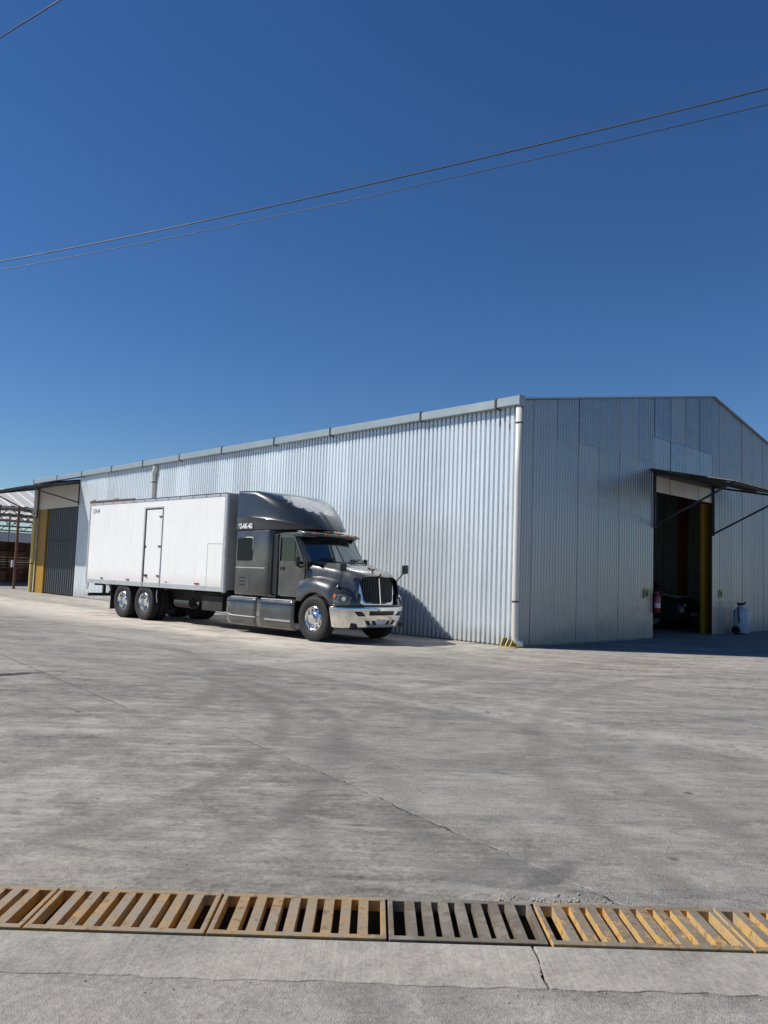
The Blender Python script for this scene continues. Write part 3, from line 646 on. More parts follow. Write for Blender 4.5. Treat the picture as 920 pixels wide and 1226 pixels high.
for s_ in (1, -1):
    f = MB().grid(lambda y, v: fender(y, v), fy, frange(0, 1, 6))
    if s_ < 0: f.v = [(-x, y, z) for x, y, z in f.v]
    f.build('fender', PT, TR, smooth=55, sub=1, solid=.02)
    # dark inner arch
    ia = MB().loft([[(s_*-1.14, .60*math.cos(t), .52 + .60*math.sin(t)), (s_*-.62, .60*math.cos(t), .52 + .60*math.sin(t))] for t in frange(-.1, math.pi + .1, 20)])
    ia.build('wheel_arch', M['dark'], TR)
    # headlamp set in the wrap of the fender
    hl = MB().grid(lambda y, v: fender(y, v, .012), frange(-.99, -.62, 9), frange(.20, .58, 6))
    # taper to a teardrop
    hl.v = [(x, y, lerp(1.01, z, .25 + .75*min(1, ((-.56 - y)/.30))) if True else z) for x, y, z in hl.v]
    if s_ < 0: hl.v = [(-x, y, z) for x, y, z in hl.v]
    h_ = hl.build('headlamp', M['lamp'], TR, smooth=60, solid=.015)
    r_ = MB().lathe([(0, .0), (.05, .0), (.062, .02), (.062, .03)], 18, 'y'); ro = r_.build('reflector', M['chrome'], h_, smooth=40); p0 = fender(-.86, .45, .02); ro.location = (p0[0]*s_, -.5 + (p0[1]+.49)*.84, p0[2]); ro.rotation_euler = (0, 0, s_*R(-45))
    am = MB().grid(lambda y, v: fender(y, v, .022), frange(-.68, -.61, 3), frange(.42, .52, 3))
    if s_ < 0: am.v = [(-x, y, z) for x, y, z in am.v]
    am.build('turn_signal', M['amber'], h_, solid=.01)
# grille
def gy(u, z): return -1.155 + .17*(z - .84)/.66*.6 + .11*(u/.6)**2
def rtrap(hw0, hw1, z0, z1, r, n=7):
    pts = []
    for (cx, cz, a0) in ((hw1-r, z1-r, 0), (-hw1+r, z1-r, 90), (-hw0+r*1.5, z0+r*1.5, 180), (hw0-r*1.5, z0+r*1.5, 270)):
        rr = r if cz > 1.1 else r*1.5
        for k in range(n): t = R(a0 + 90*k/(n-1)); pts.append((cx + rr*math.cos(t), cz + rr*math.sin(t)))
    return pts
og, ig = rtrap(.63, .695, .835, 1.585, .12), rtrap(.535, .605, .935, 1.515, .085)
mg = [((a[0]+b[0])/2, (a[1]+b[1])/2) for a, b in zip(og, ig)]
def g3(pts, dy): return [(u, gy(u, z) + dy, z) for u, z in pts]
gr = MB().loft([g3(og, .05), g3(og, -.005), g3(mg, -.035), g3(ig, -.015), g3(ig, .05)], closed=True).build('grille_frame', M['chrome'], TR, smooth=50)
gb = MB(); gb.add(g3([(u*1.03, z) for u, z in ig], .045), [tuple(range(len(ig)))]); gb.build('grille_mesh', M['blackgloss'], gr)
for i in range(-12, 13):
    if i == 0: continue
    u = i*.0485; zt_, zb_ = 1.525 - max(0, abs(u)-.50)*.6, .905 + max(0, abs(u)-.42)*.9
    MB().loft([[(u-.006, gy(u, z)+.04, z), (u-.006, gy(u, z)+.0, z), (u+.006, gy(u, z)+.0, z), (u+.006, gy(u, z)+.04, z)] for z in frange(zb_, zt_, 4)], closed=True).build('grille_bar', M['grillebar'], gr)
MB().loft([[(-.018, gy(0, z)+.03, z), (-.018, gy(0, z)-.022, z), (.018, gy(0, z)-.022, z), (.018, gy(0, z)+.03, z)] for z in frange(.90, 1.53, 4)], closed=True).build('centre_bar', M['chrome'], gr)
for i in range(9): pass
MB().prism([(0,1.49),(.055,1.56),(0,1.63),(-.055,1.56)], 'y', -1.115, -1.075).build('emblem', M['bronze'], gr, bevel=.006)
# bumper
BP = [(0,-1.26),(.2,-1.258),(.45,-1.235),(.72,-1.175),(.92,-1.075),(1.07,-.93),(1.16,-.77),(1.2,-.63),(1.205,-.52)]
def bx(s):                                             # s: signed 0..8 station
    a = min(abs(s), 7.999); i = int(a); f = a - i; x = lerp(BP[i][0], BP[i+1][0], f); y = lerp(BP[i][1], BP[i+1][1], f)
    d = Vector((BP[i+1][0]-BP[i][0], BP[i+1][1]-BP[i][1])).normalized(); nx, ny = d.y, -d.x
    sg = 1 if s >= 0 else -1
    return x*sg, y, nx*sg, ny
def bpt(s, z, off=0.0):
    x, y, nx, ny = bx(s); ins = .075*max(0, (.80-z)/.44)**1.4 + (.015 if z > .825 else 0)
    return (x + nx*(off - ins), y + ny*(off - ins), z)
ss = [i*.5 for i in range(-16, 17)]
bu = MB().grid(lambda s, z: bpt(s, z), ss, [.36,.385,.44,.53,.62,.71,.78,.82,.835]).build('bumper', M['chrome'], TR, smooth=50, solid=.012)
MB().grid(lambda s, z: bpt(s, z, -.03), ss, [.84, .86, .88]).build('bumper_filler', M['paint'], TR, smooth=50, solid=.03)
def patch(name, mat, s0, s1, z0, z1, off=.005, sk=0.0):
    mb = MB().grid(lambda s, t: bpt(s + sk*(t-.5), lerp(z0, z1, t), off), frange(s0, s1, 7), frange(0, 1, 4)); return mb.build(name, mat, bu, smooth=50, solid=.01)
patch('air_intake', M['blackgloss'], -1.95, 1.95, .645, .745)
for s_ in (-1, 1):
    q = [(2.55*s_, 3.45*s_, .63, .735, .5*s_), (.95*s_, 1.45*s_, .43, .525, .25*s_), (1.75*s_, 2.25*s_, .43, .53, .25*s_)]
    for a_, b_, z0, z1, sk in q: patch('fog_slot' if z0 > .5 else 'tow_slot', M['blackgloss'], min(a_, b_), max(a_, b_), z0, z1, .005, sk)
pl = patch('number_plate', M['plate'], -.78, .78, .425, .55, .012)
MB().box(-.75, .75, -1.10, -.7, .42, .8).build('bumper_core', M['dark'], TR)
MB().box(-.9, .9, -1.1, -.3, .36, .46).build('air_dam', M['dark'], TR)
FRONT = False
# cab
def wf(x, z): return lerp(.20, .66, (z - 1.84)/.62) + .25*(x/1.05)**2
MB().box(-1.05, 1.05, .46, 1.76, .98, 1.85).build('cab_body', PT, TR, bevel=.02)
cowl = MB().grid(lambda x, t: (x, lerp(.05, wf(x, 1.84)+.03, t), lerp(1.83 - .05*abs(x), 1.85, t)), frange(-1.0, 1.0, 11), frange(0, 1, 3)); cowl.build('cowl', M['blackgloss'], TR, smooth=40)
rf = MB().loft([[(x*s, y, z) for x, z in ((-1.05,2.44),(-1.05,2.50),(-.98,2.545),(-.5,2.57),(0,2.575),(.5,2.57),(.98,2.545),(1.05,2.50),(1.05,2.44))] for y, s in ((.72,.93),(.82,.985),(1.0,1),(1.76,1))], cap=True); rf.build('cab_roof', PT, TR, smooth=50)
vz = MB().grid(lambda x, t: (x, lerp(.78, .44, t) + .16*(x/1.0)**2, 2.585 - .085*t*t), frange(-.98, .98, 15), frange(0, 1, 5)); vis = vz.build('sun_visor', PT, TR, smooth=50, solid=.045)
for k in range(5):
    x = (k-2)*.36; MB().box(x-.05, x+.05, .44+.16*x*x, .50+.16*x*x, 2.508, 2.535).build('marker_lamp', M['amber'], vis, smooth=40)
ws = MB().grid(lambda x, z: (x, wf(x, z), z), frange(-.96, .96, 17), frange(1.86, 2.47, 6)); wso = ws.build('windscreen', M['glass'], TR, smooth=60)
MB().bar((0, wf(0,1.86)-.006, 1.86), (0, wf(0,2.47)-.006, 2.47), .012).build('windscreen_seal', M['black'], wso)
for s_ in (-1, 1):
    MB().loft([[(s_*1.05, wf(1.05, z)+.10, z), (s_*1.055, wf(1.05, z)+.02, z), (s_*1.0, wf(1.0, z)-.008, z), (s_*.945, wf(.945, z)-.008, z), (s_*.95, wf(.95, z)+.06, z)] for z in (1.82, 2.1, 2.3, 2.5)], closed=True).build('a_pillar', PT, TR, smooth=50)
    MB().bar((s_*.48, wf(.48,1.87)-.02, 1.88), (s_*.12, wf(.2,2.0)-.02, 1.95), .015).bar((s_*.3, wf(.3,1.9)-.025, 1.92), (s_*.75, wf(.75,1.9)-.025, 1.93), .02).build('wiper', M['black'], wso)
    # doors
    d_ = MB().prism([(.50,1.02),(1.46,1.02),(1.46,1.84),(.50,1.84)], 'x', s_*1.052, s_*1.072).build('door', PT, TR, bevel=.008)
    MB().bar((s_*1.06, 1.44, 1.84), (s_*1.06, 1.44, 2.44), .035, .05).bar((s_*1.06, 1.44, 2.43), (s_*1.06, .92, 2.43), .035, .045).bar((s_*1.06, .56, 1.84), (s_*1.06, .92, 2.44), .035, .045).bar((s_*1.06, .90, 1.86), (s_*1.06, .90, 2.42), .012, .02).build('window_frame', PT, d_)
    MB().prism([(.575,1.845),(1.43,1.845),(1.43,2.42),(.91,2.42)], 'x', s_*1.050, s_*1.056).build('window', M['glass_side'], d_)
    MB().box(*sorted((s_*1.073, s_*1.095)), 1.24, 1.40, 1.62, 1.70).build('handle', M['blackgloss'], d_, bevel=.01)
    MB().box(*sorted((s_*1.073, s_*1.080)), .52, 1.45, 1.285, 1.295).build('crease', PT, d_)
    # mirror on the door
    mr = MB().bar((s_*1.07, .62, 1.80), (s_*1.26, .60, 1.80), .05, .07).bar((s_*1.07, .66, 1.70), (s_*1.24, .60, 1.74), .04).build('mirror_arm', M['blackgloss'], d_)
    MB().box(*sorted((s_*1.18, s_*1.28)), .56, .65, 1.74, 1.96).build('mirror', M['blackgloss'], d_, bevel=.03)
    # dark filler between cab and sleeper, b pillar
    MB().box(*sorted((s_*.98, s_*1.05)), 1.44, 1.76, 1.85, 2.46).build('b_pillar', PT, TR)
    MB().box(*sorted((s_*1.052, s_*1.09)), 1.50, 1.715, .98, 2.5).build('side_extender', M['blackgloss'], TR, bevel=.01)
    # hood mirrors
    if s_ < 0:
        hm = MB().tube([(-1.02, -.62, 1.30), (-.99, -.66, 1.45), (-.97, -.70, 1.66)], .011, 8).build('hood_mirror', M['blackgloss'], TR, smooth=40)
        MB().box(-1.05, -.88, -.75, -.66, 1.63, 1.83).build('mirror_head', M['blackgloss'], hm, bevel=.03)
        MB().tube([(-1.02,-.62,1.27),(-1.02,-.62,1.32)], [.05,.02], 10).build('foot', M['blackgloss'], hm, smooth=40)
    else:
        hm = MB().tube([(.80, -.78, 1.34), (.95, -.82, 1.52), (1.12, -.85, 1.66)], .018, 8).build('hood_mirror', M['blackgloss'], TR, smooth=40)
        MB().box(1.04, 1.22, -.90, -.81, 1.62, 1.84).build('mirror_head', M['blackgloss'], hm, bevel=.03)
    # seats
    st = MB().box(*sorted((s_*.25, s_*.80)), .95, 1.45, 1.2, 1.62).box(*sorted((s_*.28, s_*.77)), 1.36, 1.52, 1.6, 2.2).build('seat', M['interior'], TR, bevel=.05)
MB().box(-1.0, 1.0, .50, .85, 1.6, 1.83).build('dashboard', M['interior'], TR, bevel=.04)
# bird ornament on the hood
bo = MB().tube([(.0,-.80,1.60),(.0,-.82,1.64),(.0,-.84,1.66),(.0,-.86,1.70),(.0,-.90,1.72),(.0,-.94,1.715)], [.012,.016,.024,.028,.024,.005], 10)
bo.add([(0,-.83,1.66),(.03,-.78,1.74),(.10,-.70,1.79),(.05,-.78,1.70)], [(0,1,2,3)]).add([(0,-.83,1.66),(-.03,-.78,1.74),(-.10,-.70,1.79),(-.05,-.78,1.70)], [(0,3,2,1)]).add([(0,-.80,1.62),(.03,-.70,1.63),(-.03,-.70,1.63)], [(0,1,2)])
bo.v = [(x, y+.08, z-.005) for x, y, z in bo.v]; bo.build('hood_ornament', M['bronze'], TR, smooth=40, solid=.006)
# sleeper
sw_ = [(1.70,1.02),(1.705,1.10),(1.73,1.16),(1.79,1.195),(1.9,1.205),(2.4,1.21),(3.0,1.205),(3.06,1.19),(3.08,1.15)]
sl_ = MB().loft([two([(0, .96), (h-.02, .96), (h, 1.0), (h, 1.4), (h, 1.8), (h, 2.2), (h-.005, 2.56), (h-.02, 2.592), (0, 2.592)], y) for y, h in sw_]); n_ = len(two([(0,0)]*9, 0))
sl_.f += [tuple(range(n_)), tuple(range((len(sw_)-1)*n_, len(sw_)*n_))]
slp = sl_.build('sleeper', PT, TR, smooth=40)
FW = [(.60,.30),(.64,.42),(.74,.56),(.88,.68),(1.05,.83),(1.3,.99),(1.65,1.13),(2.0,1.19),(2.4,1.212),(3.0,1.215),(3.09,1.20)]
FT = [(.60,2.64),(.64,2.68),(.74,2.775),(.88,2.90),(1.05,3.04),(1.3,3.21),(1.65,3.40),(2.0,3.545),(2.4,3.655),(3.09,3.69)]
FC = [(.60,.10),(.88,.28),(1.2,.38),(1.8,.26),(2.4,.14),(3.09,.10)]
def fsec(y):
    w_, t_, c_ = interp(FW, y), interp(FT, y), interp(FC, y); zb = 2.60 + (.04*max(0, (1.3-y)))
    h = t_ - zb; cz = min(c_*.9, h*.8)
    ridge = .016 if .7 < y < 2.9 else 0
    p = [(0, zb), (w_-.06, zb), (w_-.01, zb+.012), (w_, zb+h*.16), (w_+ridge*.2, zb+h*.28), (w_+ridge, zb+h*.31), (w_-.012, zb+h*.36), (w_-.015, zb + (h-cz)*.95)]
    for k in range(1, 6):
        a = k/5*math.pi/2; p.append((w_-.015-c_*(1-math.cos(a)), zb + (h-cz)*.95 + cz*math.sin(a)))
    p += [((w_-c_)*.5, t_ - (h-cz)*.05 + .012), (0, t_ - (h-cz)*.05 + .022)]
    return p
fr_ = [.60,.615,.635,.665,.71,.77,.84,.92,1.0,1.1,1.22,1.4,1.6,1.8,2.0,2.2,2.4,2.7,2.9,3.05,3.09]
fm = MB().loft([two(fsec(y), y) for y in fr_]); n_ = 2*len(fsec(1))-1
fm.f += [tuple(range(n_)), tuple(range((len(fr_)-1)*n_, len(fr_)*n_))]
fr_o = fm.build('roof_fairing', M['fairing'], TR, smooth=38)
for s_ in (-1, 1):
    sw2 = MB().prism([(a, b) for a, b in [(2.36+.05,1.82),(2.98,1.82),(3.0,1.86),(3.0,2.36),(2.96,2.40),(2.40,2.40),(2.36,2.36),(2.36,1.86)]], 'x', s_*1.206, s_*1.218).build('sleeper_window', M['glass_dark'], slp, bevel=.004)
    MB().tube([(s_*1.216, 2.66, 2.415), (s_*1.216, 2.42, 2.415), (s_*1.216, 2.355, 2.39), (s_*1.216, 2.342, 2.33), (s_*1.216, 2.342, 2.1)], .012, 8).build('window_trim', M['alu'], sw2, smooth=40)
    MB().prism([(2.45,1.06),(3.0,1.06),(3.0,1.52),(2.45,1.52)], 'x', s_*1.207, s_*1.2145).build('luggage_door', PT, slp, bevel=.003)
    for k in range(3): MB().box(*sorted((s_*1.2145, s_*1.222)), 2.62, 2.86, 1.20+k*.09, 1.225+k*.09).build('vent', M['blackgloss'], slp)
    MB().box(*sorted((s_*1.206, s_*1.214)), 1.85, 3.04, 1.635, 1.655).build('belt_line', M['alu'] if s_ < 0 else PT, slp, bevel=.003)
text_mesh('lettering', '62-AK-4G', .175, M['white_sticker'], slp, (-1.236, 2.68, 2.70), (R(90), 0, R(-90)), .006, sx=.78).parent = fr_o
# side skirts with steps
prof = [(.80,.90),(1.13,.895),(1.19,.87),(1.212,.82),(1.215,.60),(1.212,.40),(1.19,.27),(1.14,.19),(1.0,.165)]
for s_ in (-1, 1):
    for (y0, y1, nm) in ((.665, 2.085, 'front'), (2.095, 3.52, 'rear')):
        mb = MB(); stn = frange(y0, y1, 9)
        rows = []
        for y in stn:
            d = max(0, y - 3.22)/.30 if nm == 'rear' else 0; rr = 1 - math.sqrt(max(0, 1 - d*d))
            rows.append([(s_*-1*(-(x - rr*.12)), y, z + rr*.22*(max(0, .62 - z)/.45)) for x, z in prof])
        mb.loft(rows); sk_ = mb.build('side_skirt', PT, TR, smooth=50, solid=.015)
        if nm == 'front':
            MB().box(*sorted((s_*1.21, s_*1.235)), .78, 1.75, .385, .43).build('step', M['polished'], sk_, bevel=.008)
            MB().box(*sorted((s_*1.08, s_*1.20)), .78, 1.95, .88, .905).build('tread_plate', M['alu'], sk_, bevel=.004)
            MB().box(*sorted((s_*1.205, s_*1.222)), .70, 1.95, .775, .80).build('trim', M['blackgloss'], sk_)
        else:
            MB().tube([(s_*1.214, 3.28, .60), (s_*1.216, 3.30, .48), (s_*1.216, 3.22, .43), (s_*1.216, 3.0, .42), (s_*1.216, 2.12, .42)], .012, 8).build('groove_rib', M['alu'], sk_, smooth=40)
            MB().box(*sorted((s_*1.205, s_*1.222)), 2.12, 3.3, .775, .80).build('trim', M['blackgloss'], sk_)
            MB().box(*sorted((s_*1.06, s_*1.19)), 2.15, 3.2, .885, .905).build('tread_plate', M['alu'], sk_, bevel=.004)
MB().tube([(-1.12,1.62,1.0),(-1.13,1.8,.93),(-1.12,2.0,.97)], .03, 8).tube([(-1.10,1.5,.95),(-1.14,1.7,.96),(-1.12,1.95,.93)], .022, 8).build('air_hose', M['black'], TR, smooth=40)
# chassis
for s_ in (-1, 1): MB().box(*sorted((s_*.38, s_*.47)), -.9, 10.9, .62, .92).build('chassis_rail', M['dark'], TR)
for y in (.0, 7.47, 8.72): MB().tube([(-1.0, y, .52), (-.25, y, .52), (0, y, .5), (.25, y, .52), (1.0, y, .52)], [.07,.08,.2,.08,.07], 12).build('axle', M['dark'], TR, smooth=40)
for y in (3.6, 5.0, 6.4, 7.8, 9.2, 10.6): MB().box(-1.15, 1.15, y-.06, y+.06, .92, .99).build('cross_member', M['dark'], TR)
MB().box(-.95, .95, .7, 3.4, .35, .95).build('engine_tray', M['dark'], TR)
MB().tube([(.9, 4.1, .62), (.9, 5.6, .62)], .27, 20).build('fuel_tank', M['alu'], TR, smooth=40)
MB().box(-1.05, -.55, 3.75, 4.7, .45, .86).build('battery_box', M['dark'], TR, bevel=.02)
MB().tube([(-.9, 5.35, .60), (-.9, 6.1, .60)], .14, 16).build('air_tank', M['dark'], TR, smooth=40)
# wheels: rim > tyre, hub, lug nuts
def tyre_prof(r, wd, ri):
    h = wd/2
    return [(ri, -h*.72), (ri+.03, -h*.86), (lerp(ri, r, .45), -h), (r-.05, -h*.98), (r-.018, -h*.90), (r, -h*.78), (r, -h*.42), (r-.012, -h*.40), (r-.012, -h*.34), (r, -h*.32), (r, -h*.04), (r-.012, -h*.02), (r-.012, h*.04), (r, h*.06),
            (r, h*.78), (r-.018, h*.90), (r-.05, h*.98), (lerp(ri, r, .45), h), (ri+.03, h*.86), (ri, h*.72)]
TM = MB().lathe(tyre_prof(.515, .29, .285), 48).mesh('tyre', M['black'], 35)
def rim_mesh(front):
    o = .10                                             # outer face towards -x
    if front: pr = [(.29, -o-.02), (.278, -o-.03), (.262, -o-.01), (.25, -o+.05), (.235, -.06), (.195, -.075), (.15, -.085), (.13, -.10), (.125, -.16), (.10, -.19), (0, -.195)]
    else: pr = [(.29, -o-.02), (.278, -o-.03), (.262, -o-.0), (.25, -o+.10), (.235, .035), (.195, .045), (.15, .045), (.13, .03), (.125, -.04), (.10, -.07), (0, -.075)]
    return MB().lathe(pr, 40, skip=lambda k, j: j == 5 - 1 + 0 and k % 4 in (1, 2)).mesh('wheel', M['polished'], 30)
RMF, RMR = rim_mesh(True), rim_mesh(False)
DISC = MB().lathe([(0, .075), (.27, .075)], 32).mesh('drum', M['dark'])
nut = MB()
for k in range(10):
    t = 2*math.pi*k/10 + .16; nut.lathe([(.0, -.03), (.012, -.03), (.016, 0)], 8, 'x', (0, .165*math.cos(t), .165*math.sin(t)))
NUT = nut.mesh('lug_nuts', M['chrome'], 40)
def wheel(x, y, flip, front, spin):
    o = put('wheel', RMF if front else RMR, TR, (x, y, .515), (spin, 0, math.pi if flip else 0))
    put('tyre', TM, o); put('drum', DISC, o, (.06 if not front else 0, 0, 0)); put('lug_nuts', NUT, o, (-.085 if front else .035, 0, 0)); return o
wheel(-1.08, 0, False, True, .2); wheel(1.08, 0, True, True, .5)
for y in (7.47, 8.72):
    wheel(-1.08, y, False, False, .3 + y); wheel(1.08, y, True, False, y); wheel(-.75, y, True, False, .1); wheel(.75, y, False, False, .4)
# box body
BX, B0, B1, Z0, Z1 = 1.24, 3.47, 11.12, .985, 3.60
W_ = M['boxwhite']
box = MB().box(-BX, BX, B0, B1, Z0+.10, Z1-.07).build('box_body', W_, TR, bevel=.01)
MB().box(-BX-.012, -BX+.03, B0+.1, B1, Z0, Z0+.135).build('lower_rail', M['alu'], box, bevel=.005)
MB().box(BX-.03, BX+.012, B0+.1, B1, Z0, Z0+.135).build('lower_rail', M['alu'], box, bevel=.005)
for s_ in (-1, 1):
    MB().box(*sorted((s_*(BX-.04), s_*(BX+.012))), B0+.06, B1, Z1-.085, Z1-.012).build('upper_rail', M['alu'], box, bevel=.006)
    MB().box(*sorted((s_*(BX-.05), s_*(BX+.016))), B0+.05, B1+.01, Z1-.0115, Z1+.008).build('roof_edge', M['dark'], box)
    MB().lathe([(.07, Z0-.01), (.07, Z1-.02)], 20, 'z', (s_*(BX-.05), B0+.05, 0)).build('corner_post', M['alu'], box, smooth=40)
    MB().box(*sorted((s_*(BX+.001), s_*(BX+.010))), B0+.09, B0+.13, Z0+.14, Z1-.09).build('seam_strip', M['alu'], box)
    MB().box(*sorted((s_*(BX-.03), s_*(BX+.014))), B1-.07, B1+.015, Z0-.0, Z1-.08).build('rear_post', M['alu'], box, bevel=.005)
MB().box(-BX+.02, BX-.02, B0+.005, B1, Z1-.069, Z1-.0).build('roof_skin', M['alu'], box)
MB().box(-BX+.06, BX-.06, B0-.018, B0-.002, Z0+.05, Z1-.06).build('front_wall', M['alu'], box)
for k in range(12):
    y = B0 + .35 + k*.64; MB().box(-BX-.0165, -BX-.012, y-.02, y+.02, Z1-.07, Z1-.03).build('rivet_plate', M['dark'], box)
# timber/steel length strapped along the roof edge at the back
MB().bar((-BX+.04, 8.35, Z1+.03), (-BX+.04, 11.2, Z1+.045), .05, .055).bar((-BX+.05, 9.4, Z1+.06), (-BX+.05, 9.6, Z1+.06), .06).bar((-BX+.05, 10.9, Z1+.07), (-BX+.05, 11.05, Z1+.07), .06).build('roof_bar', M['steel_rust'], box)
# side door
dl, dh = 6.62, 7.55
dm = MB().box(-BX-.006, -BX-.002, dl+.02, dh-.02, Z0+.01, 3.30).build('side_door', W_, box)
for (y0, y1, z0, z1, mt, th) in ((dl-.02, dl+.012, Z0+.0, 3.34, 'alu', .022), (dh-.055, dh-.005, Z0+.0, 3.30, 'dark', .008), (dh-.003, dh+.06, Z0, 3.34, 'alu', .030), (dl+.012, dh-.005, 3.30, 3.345, 'alu', .030), (dl+.015, dh-.06, 3.262, 3.298, 'dark', .008)):
    MB().box(-BX-th, -BX+.001, y0, y1, z0, z1).build('door_frame', M[mt], dm)
for z in (3.05, 2.18, 1.32): MB().box(-BX-.034, -BX-.006, dl+.0, dl+.15, z-.02, z+.02).build('hinge', M['dark'], dm, bevel=.004)
MB().box(-BX-.03, -BX-.006, dh-.25, dh-.06, 1.30, 1.345).tube([(-BX-.03, dh-.10, 1.36), (-BX-.05, dh-.12, 1.32), (-BX-.05, dh-.24, 1.30)], .012, 8).build('latch', M['dark'], dm)
MB().box(-BX-.02, -BX-.006, dh-.1, dh-.05, 2.14, 2.2).build('keeper', M['dark'], dm)
# service flap outline
ap = MB().box(-BX-.004, -BX-.001, 3.62, 4.28, Z0+.16, 2.24).build('service_flap', W_, box)
for a_ in ((3.60, 3.615, Z0+.15, 2.25), (4.285, 4.30, Z0+.15, 2.25), (3.615, 4.285, 2.245, 2.26)): MB().box(-BX-.007, -BX-.001, *a_).build('flap_edge', M['alu'], ap)
for y, mt, hw in ((10.05, 'grey_mark', .07), (8.42, 'grey_mark', .09), (4.72, 'red', .11)): MB().box(-BX-.018, -BX-.0005, y-hw, y+hw, Z0+.16, Z0+.20).build('side_marker', M[mt], box)
MB().box(-BX-.005, -BX-.001, 6.2, 6.34, Z0+.16, Z0+.185).build('sticker', M['red'], box); MB().box(-BX-.004, -BX-.001, 6.0, 6.2, Z0+.16, Z0+.185).build('sticker', M['plate'], box)
text_mesh('lettering', 'DN4', .22, M['grey_mark'], box, (-BX-.0035, 10.66, 3.31), (R(90), 0, R(-90)))
# tail: underrun bars, flaps
for s_ in (-1, 1):
    MB().prism([(9.75, Z0-.002), (10.0, Z0-.002), (9.45, .70), (9.38, .70)] if False else [(11.1, Z0-.002), (10.92, Z0-.002), (11.0, .80), (11.1, .76)], 'x', s_*1.20, s_*1.235).build('tail_bracket', M['alu'], box)
    MB().prism([(9.62, Z0-.002), (9.82, Z0-.002), (9.55, .78), (9.47, .78)], 'x', s_*1.16, s_*1.22).build('flap_bracket', M['alu'], box)
    MB().box(*sorted((s_*.62, s_*1.2)), 9.47, 9.485, .22, .95).build('mud_flap', M['black'], TR)
    MB().tube([(s_*1.15, 6.85, .92), (s_*1.17, 6.84, .75), (s_*1.15, 6.82, .55)], .012, 6).build('flap_hanger', M['alu'], TR)
MB().box(-1.18, 1.18, 10.95, 11.05, .56, .66).build('underrun_bar', M['dark'], TR, bevel=.01)
for s_ in (-.6, .6): MB().box(s_-.05, s_+.05, 10.96, 11.04, .6, .99).build('underrun_post', M['dark'], TR)

# ------------------------------------------------------------------ car parked inside the bay
CR = empty('parked_car', (12.2, 1.3, 0), 0); CR.scale = (1.15, 1.2, 1.25); tag(CR, 'dark car with hood coloured pale as if skylit, parked nose out inside the dark bay', 'car')
def car_sec(y):                                            # (half width, sill, belt, top) along the length, nose at y=0
    return interp([(0,.70),(.25,.80),(.9,.88),(2.6,.90),(4.1,.86),(4.4,.76)], y), interp([(0,.34),(.3,.25),(4,.26),(4.4,.40)], y), interp([(0,.78),(.25,.92),(1.2,1.03),(2.4,1.06),(4.2,1.04),(4.4,.90)], y)
cb = MB(); st_ = [0,.06,.2,.5,.9,1.3,1.8,2.4,3.0,3.6,4.1,4.3,4.4]
def csec(y):
    w_, a_, b_ = car_sec(y); return two([(0,a_),(w_-.06,a_),(w_,a_+.12),(w_+.0,lerp(a_,b_,.6)),(w_-.05,b_-.05),(w_-.16,b_),(0,b_+.035)], y)
cb.loft([csec(y) for y in st_]); n_ = len(csec(0)); cb.f += [tuple(range(n_)), tuple(range((len(st_)-1)*n_, len(st_)*n_))]
cbo = cb.build('body', M['cardark'], CR, smooth=45)
hb = MB().grid(lambda y, x: (x*(car_sec(y)[0]-.17), y, car_sec(y)[2] + .038 - .03*abs(x)**2), frange(.22, 1.15, 8), frange(-1, 1, 9)); hb.build('bonnet', M['car'], CR, smooth=50, solid=.02)
cabin = [(1.15,1.04,.74),(1.75,1.42,.62),(2.4,1.47,.60),(3.2,1.44,.60),(3.9,1.06,.70)]
MB().loft([two([(w_+.10, 1.0), (w_, z-.03), (w_-.10, z), (0, z+.02)], y) for y, z, w_ in cabin]).build('cabin', M['cardark'], CR, smooth=40)
MB().grid(lambda t, x: (x*lerp(.66,.56,t), lerp(1.22,1.68,t)-.02, lerp(1.10,1.40,t)+.012), (0,1), (-1,1)).build('windscreen', M['glass'], CR)
for s_ in (-1, 1):
    MB().box(*sorted((s_*.42, s_*.68)), -.015, .10, .64, .76).build('headlight', M['lamp'], CR, bevel=.02)
    for y in (.85, 3.5):
        wo = MB().lathe([(.2,-.1),(.31,-.1),(.33,-.07),(.33,.07),(.31,.1),(.2,.1)], 28, 'x', (s_*.80, y, .33)).build('wheel', M['black'], CR, smooth=40)
        MB().lathe([(0,-.02),(.19,.0),(.21,.09*s_)], 20, 'x', (s_*.82, y, .33)).build('rim', M['alu'], wo, smooth=40)
MB().box(-.40, .40, -.02, .04, .50, .62).build('grille', M['black'], CR)
MB().box(-.24, .24, -.03, -.012, .40, .50).build('number_plate', M['plate'], CR)

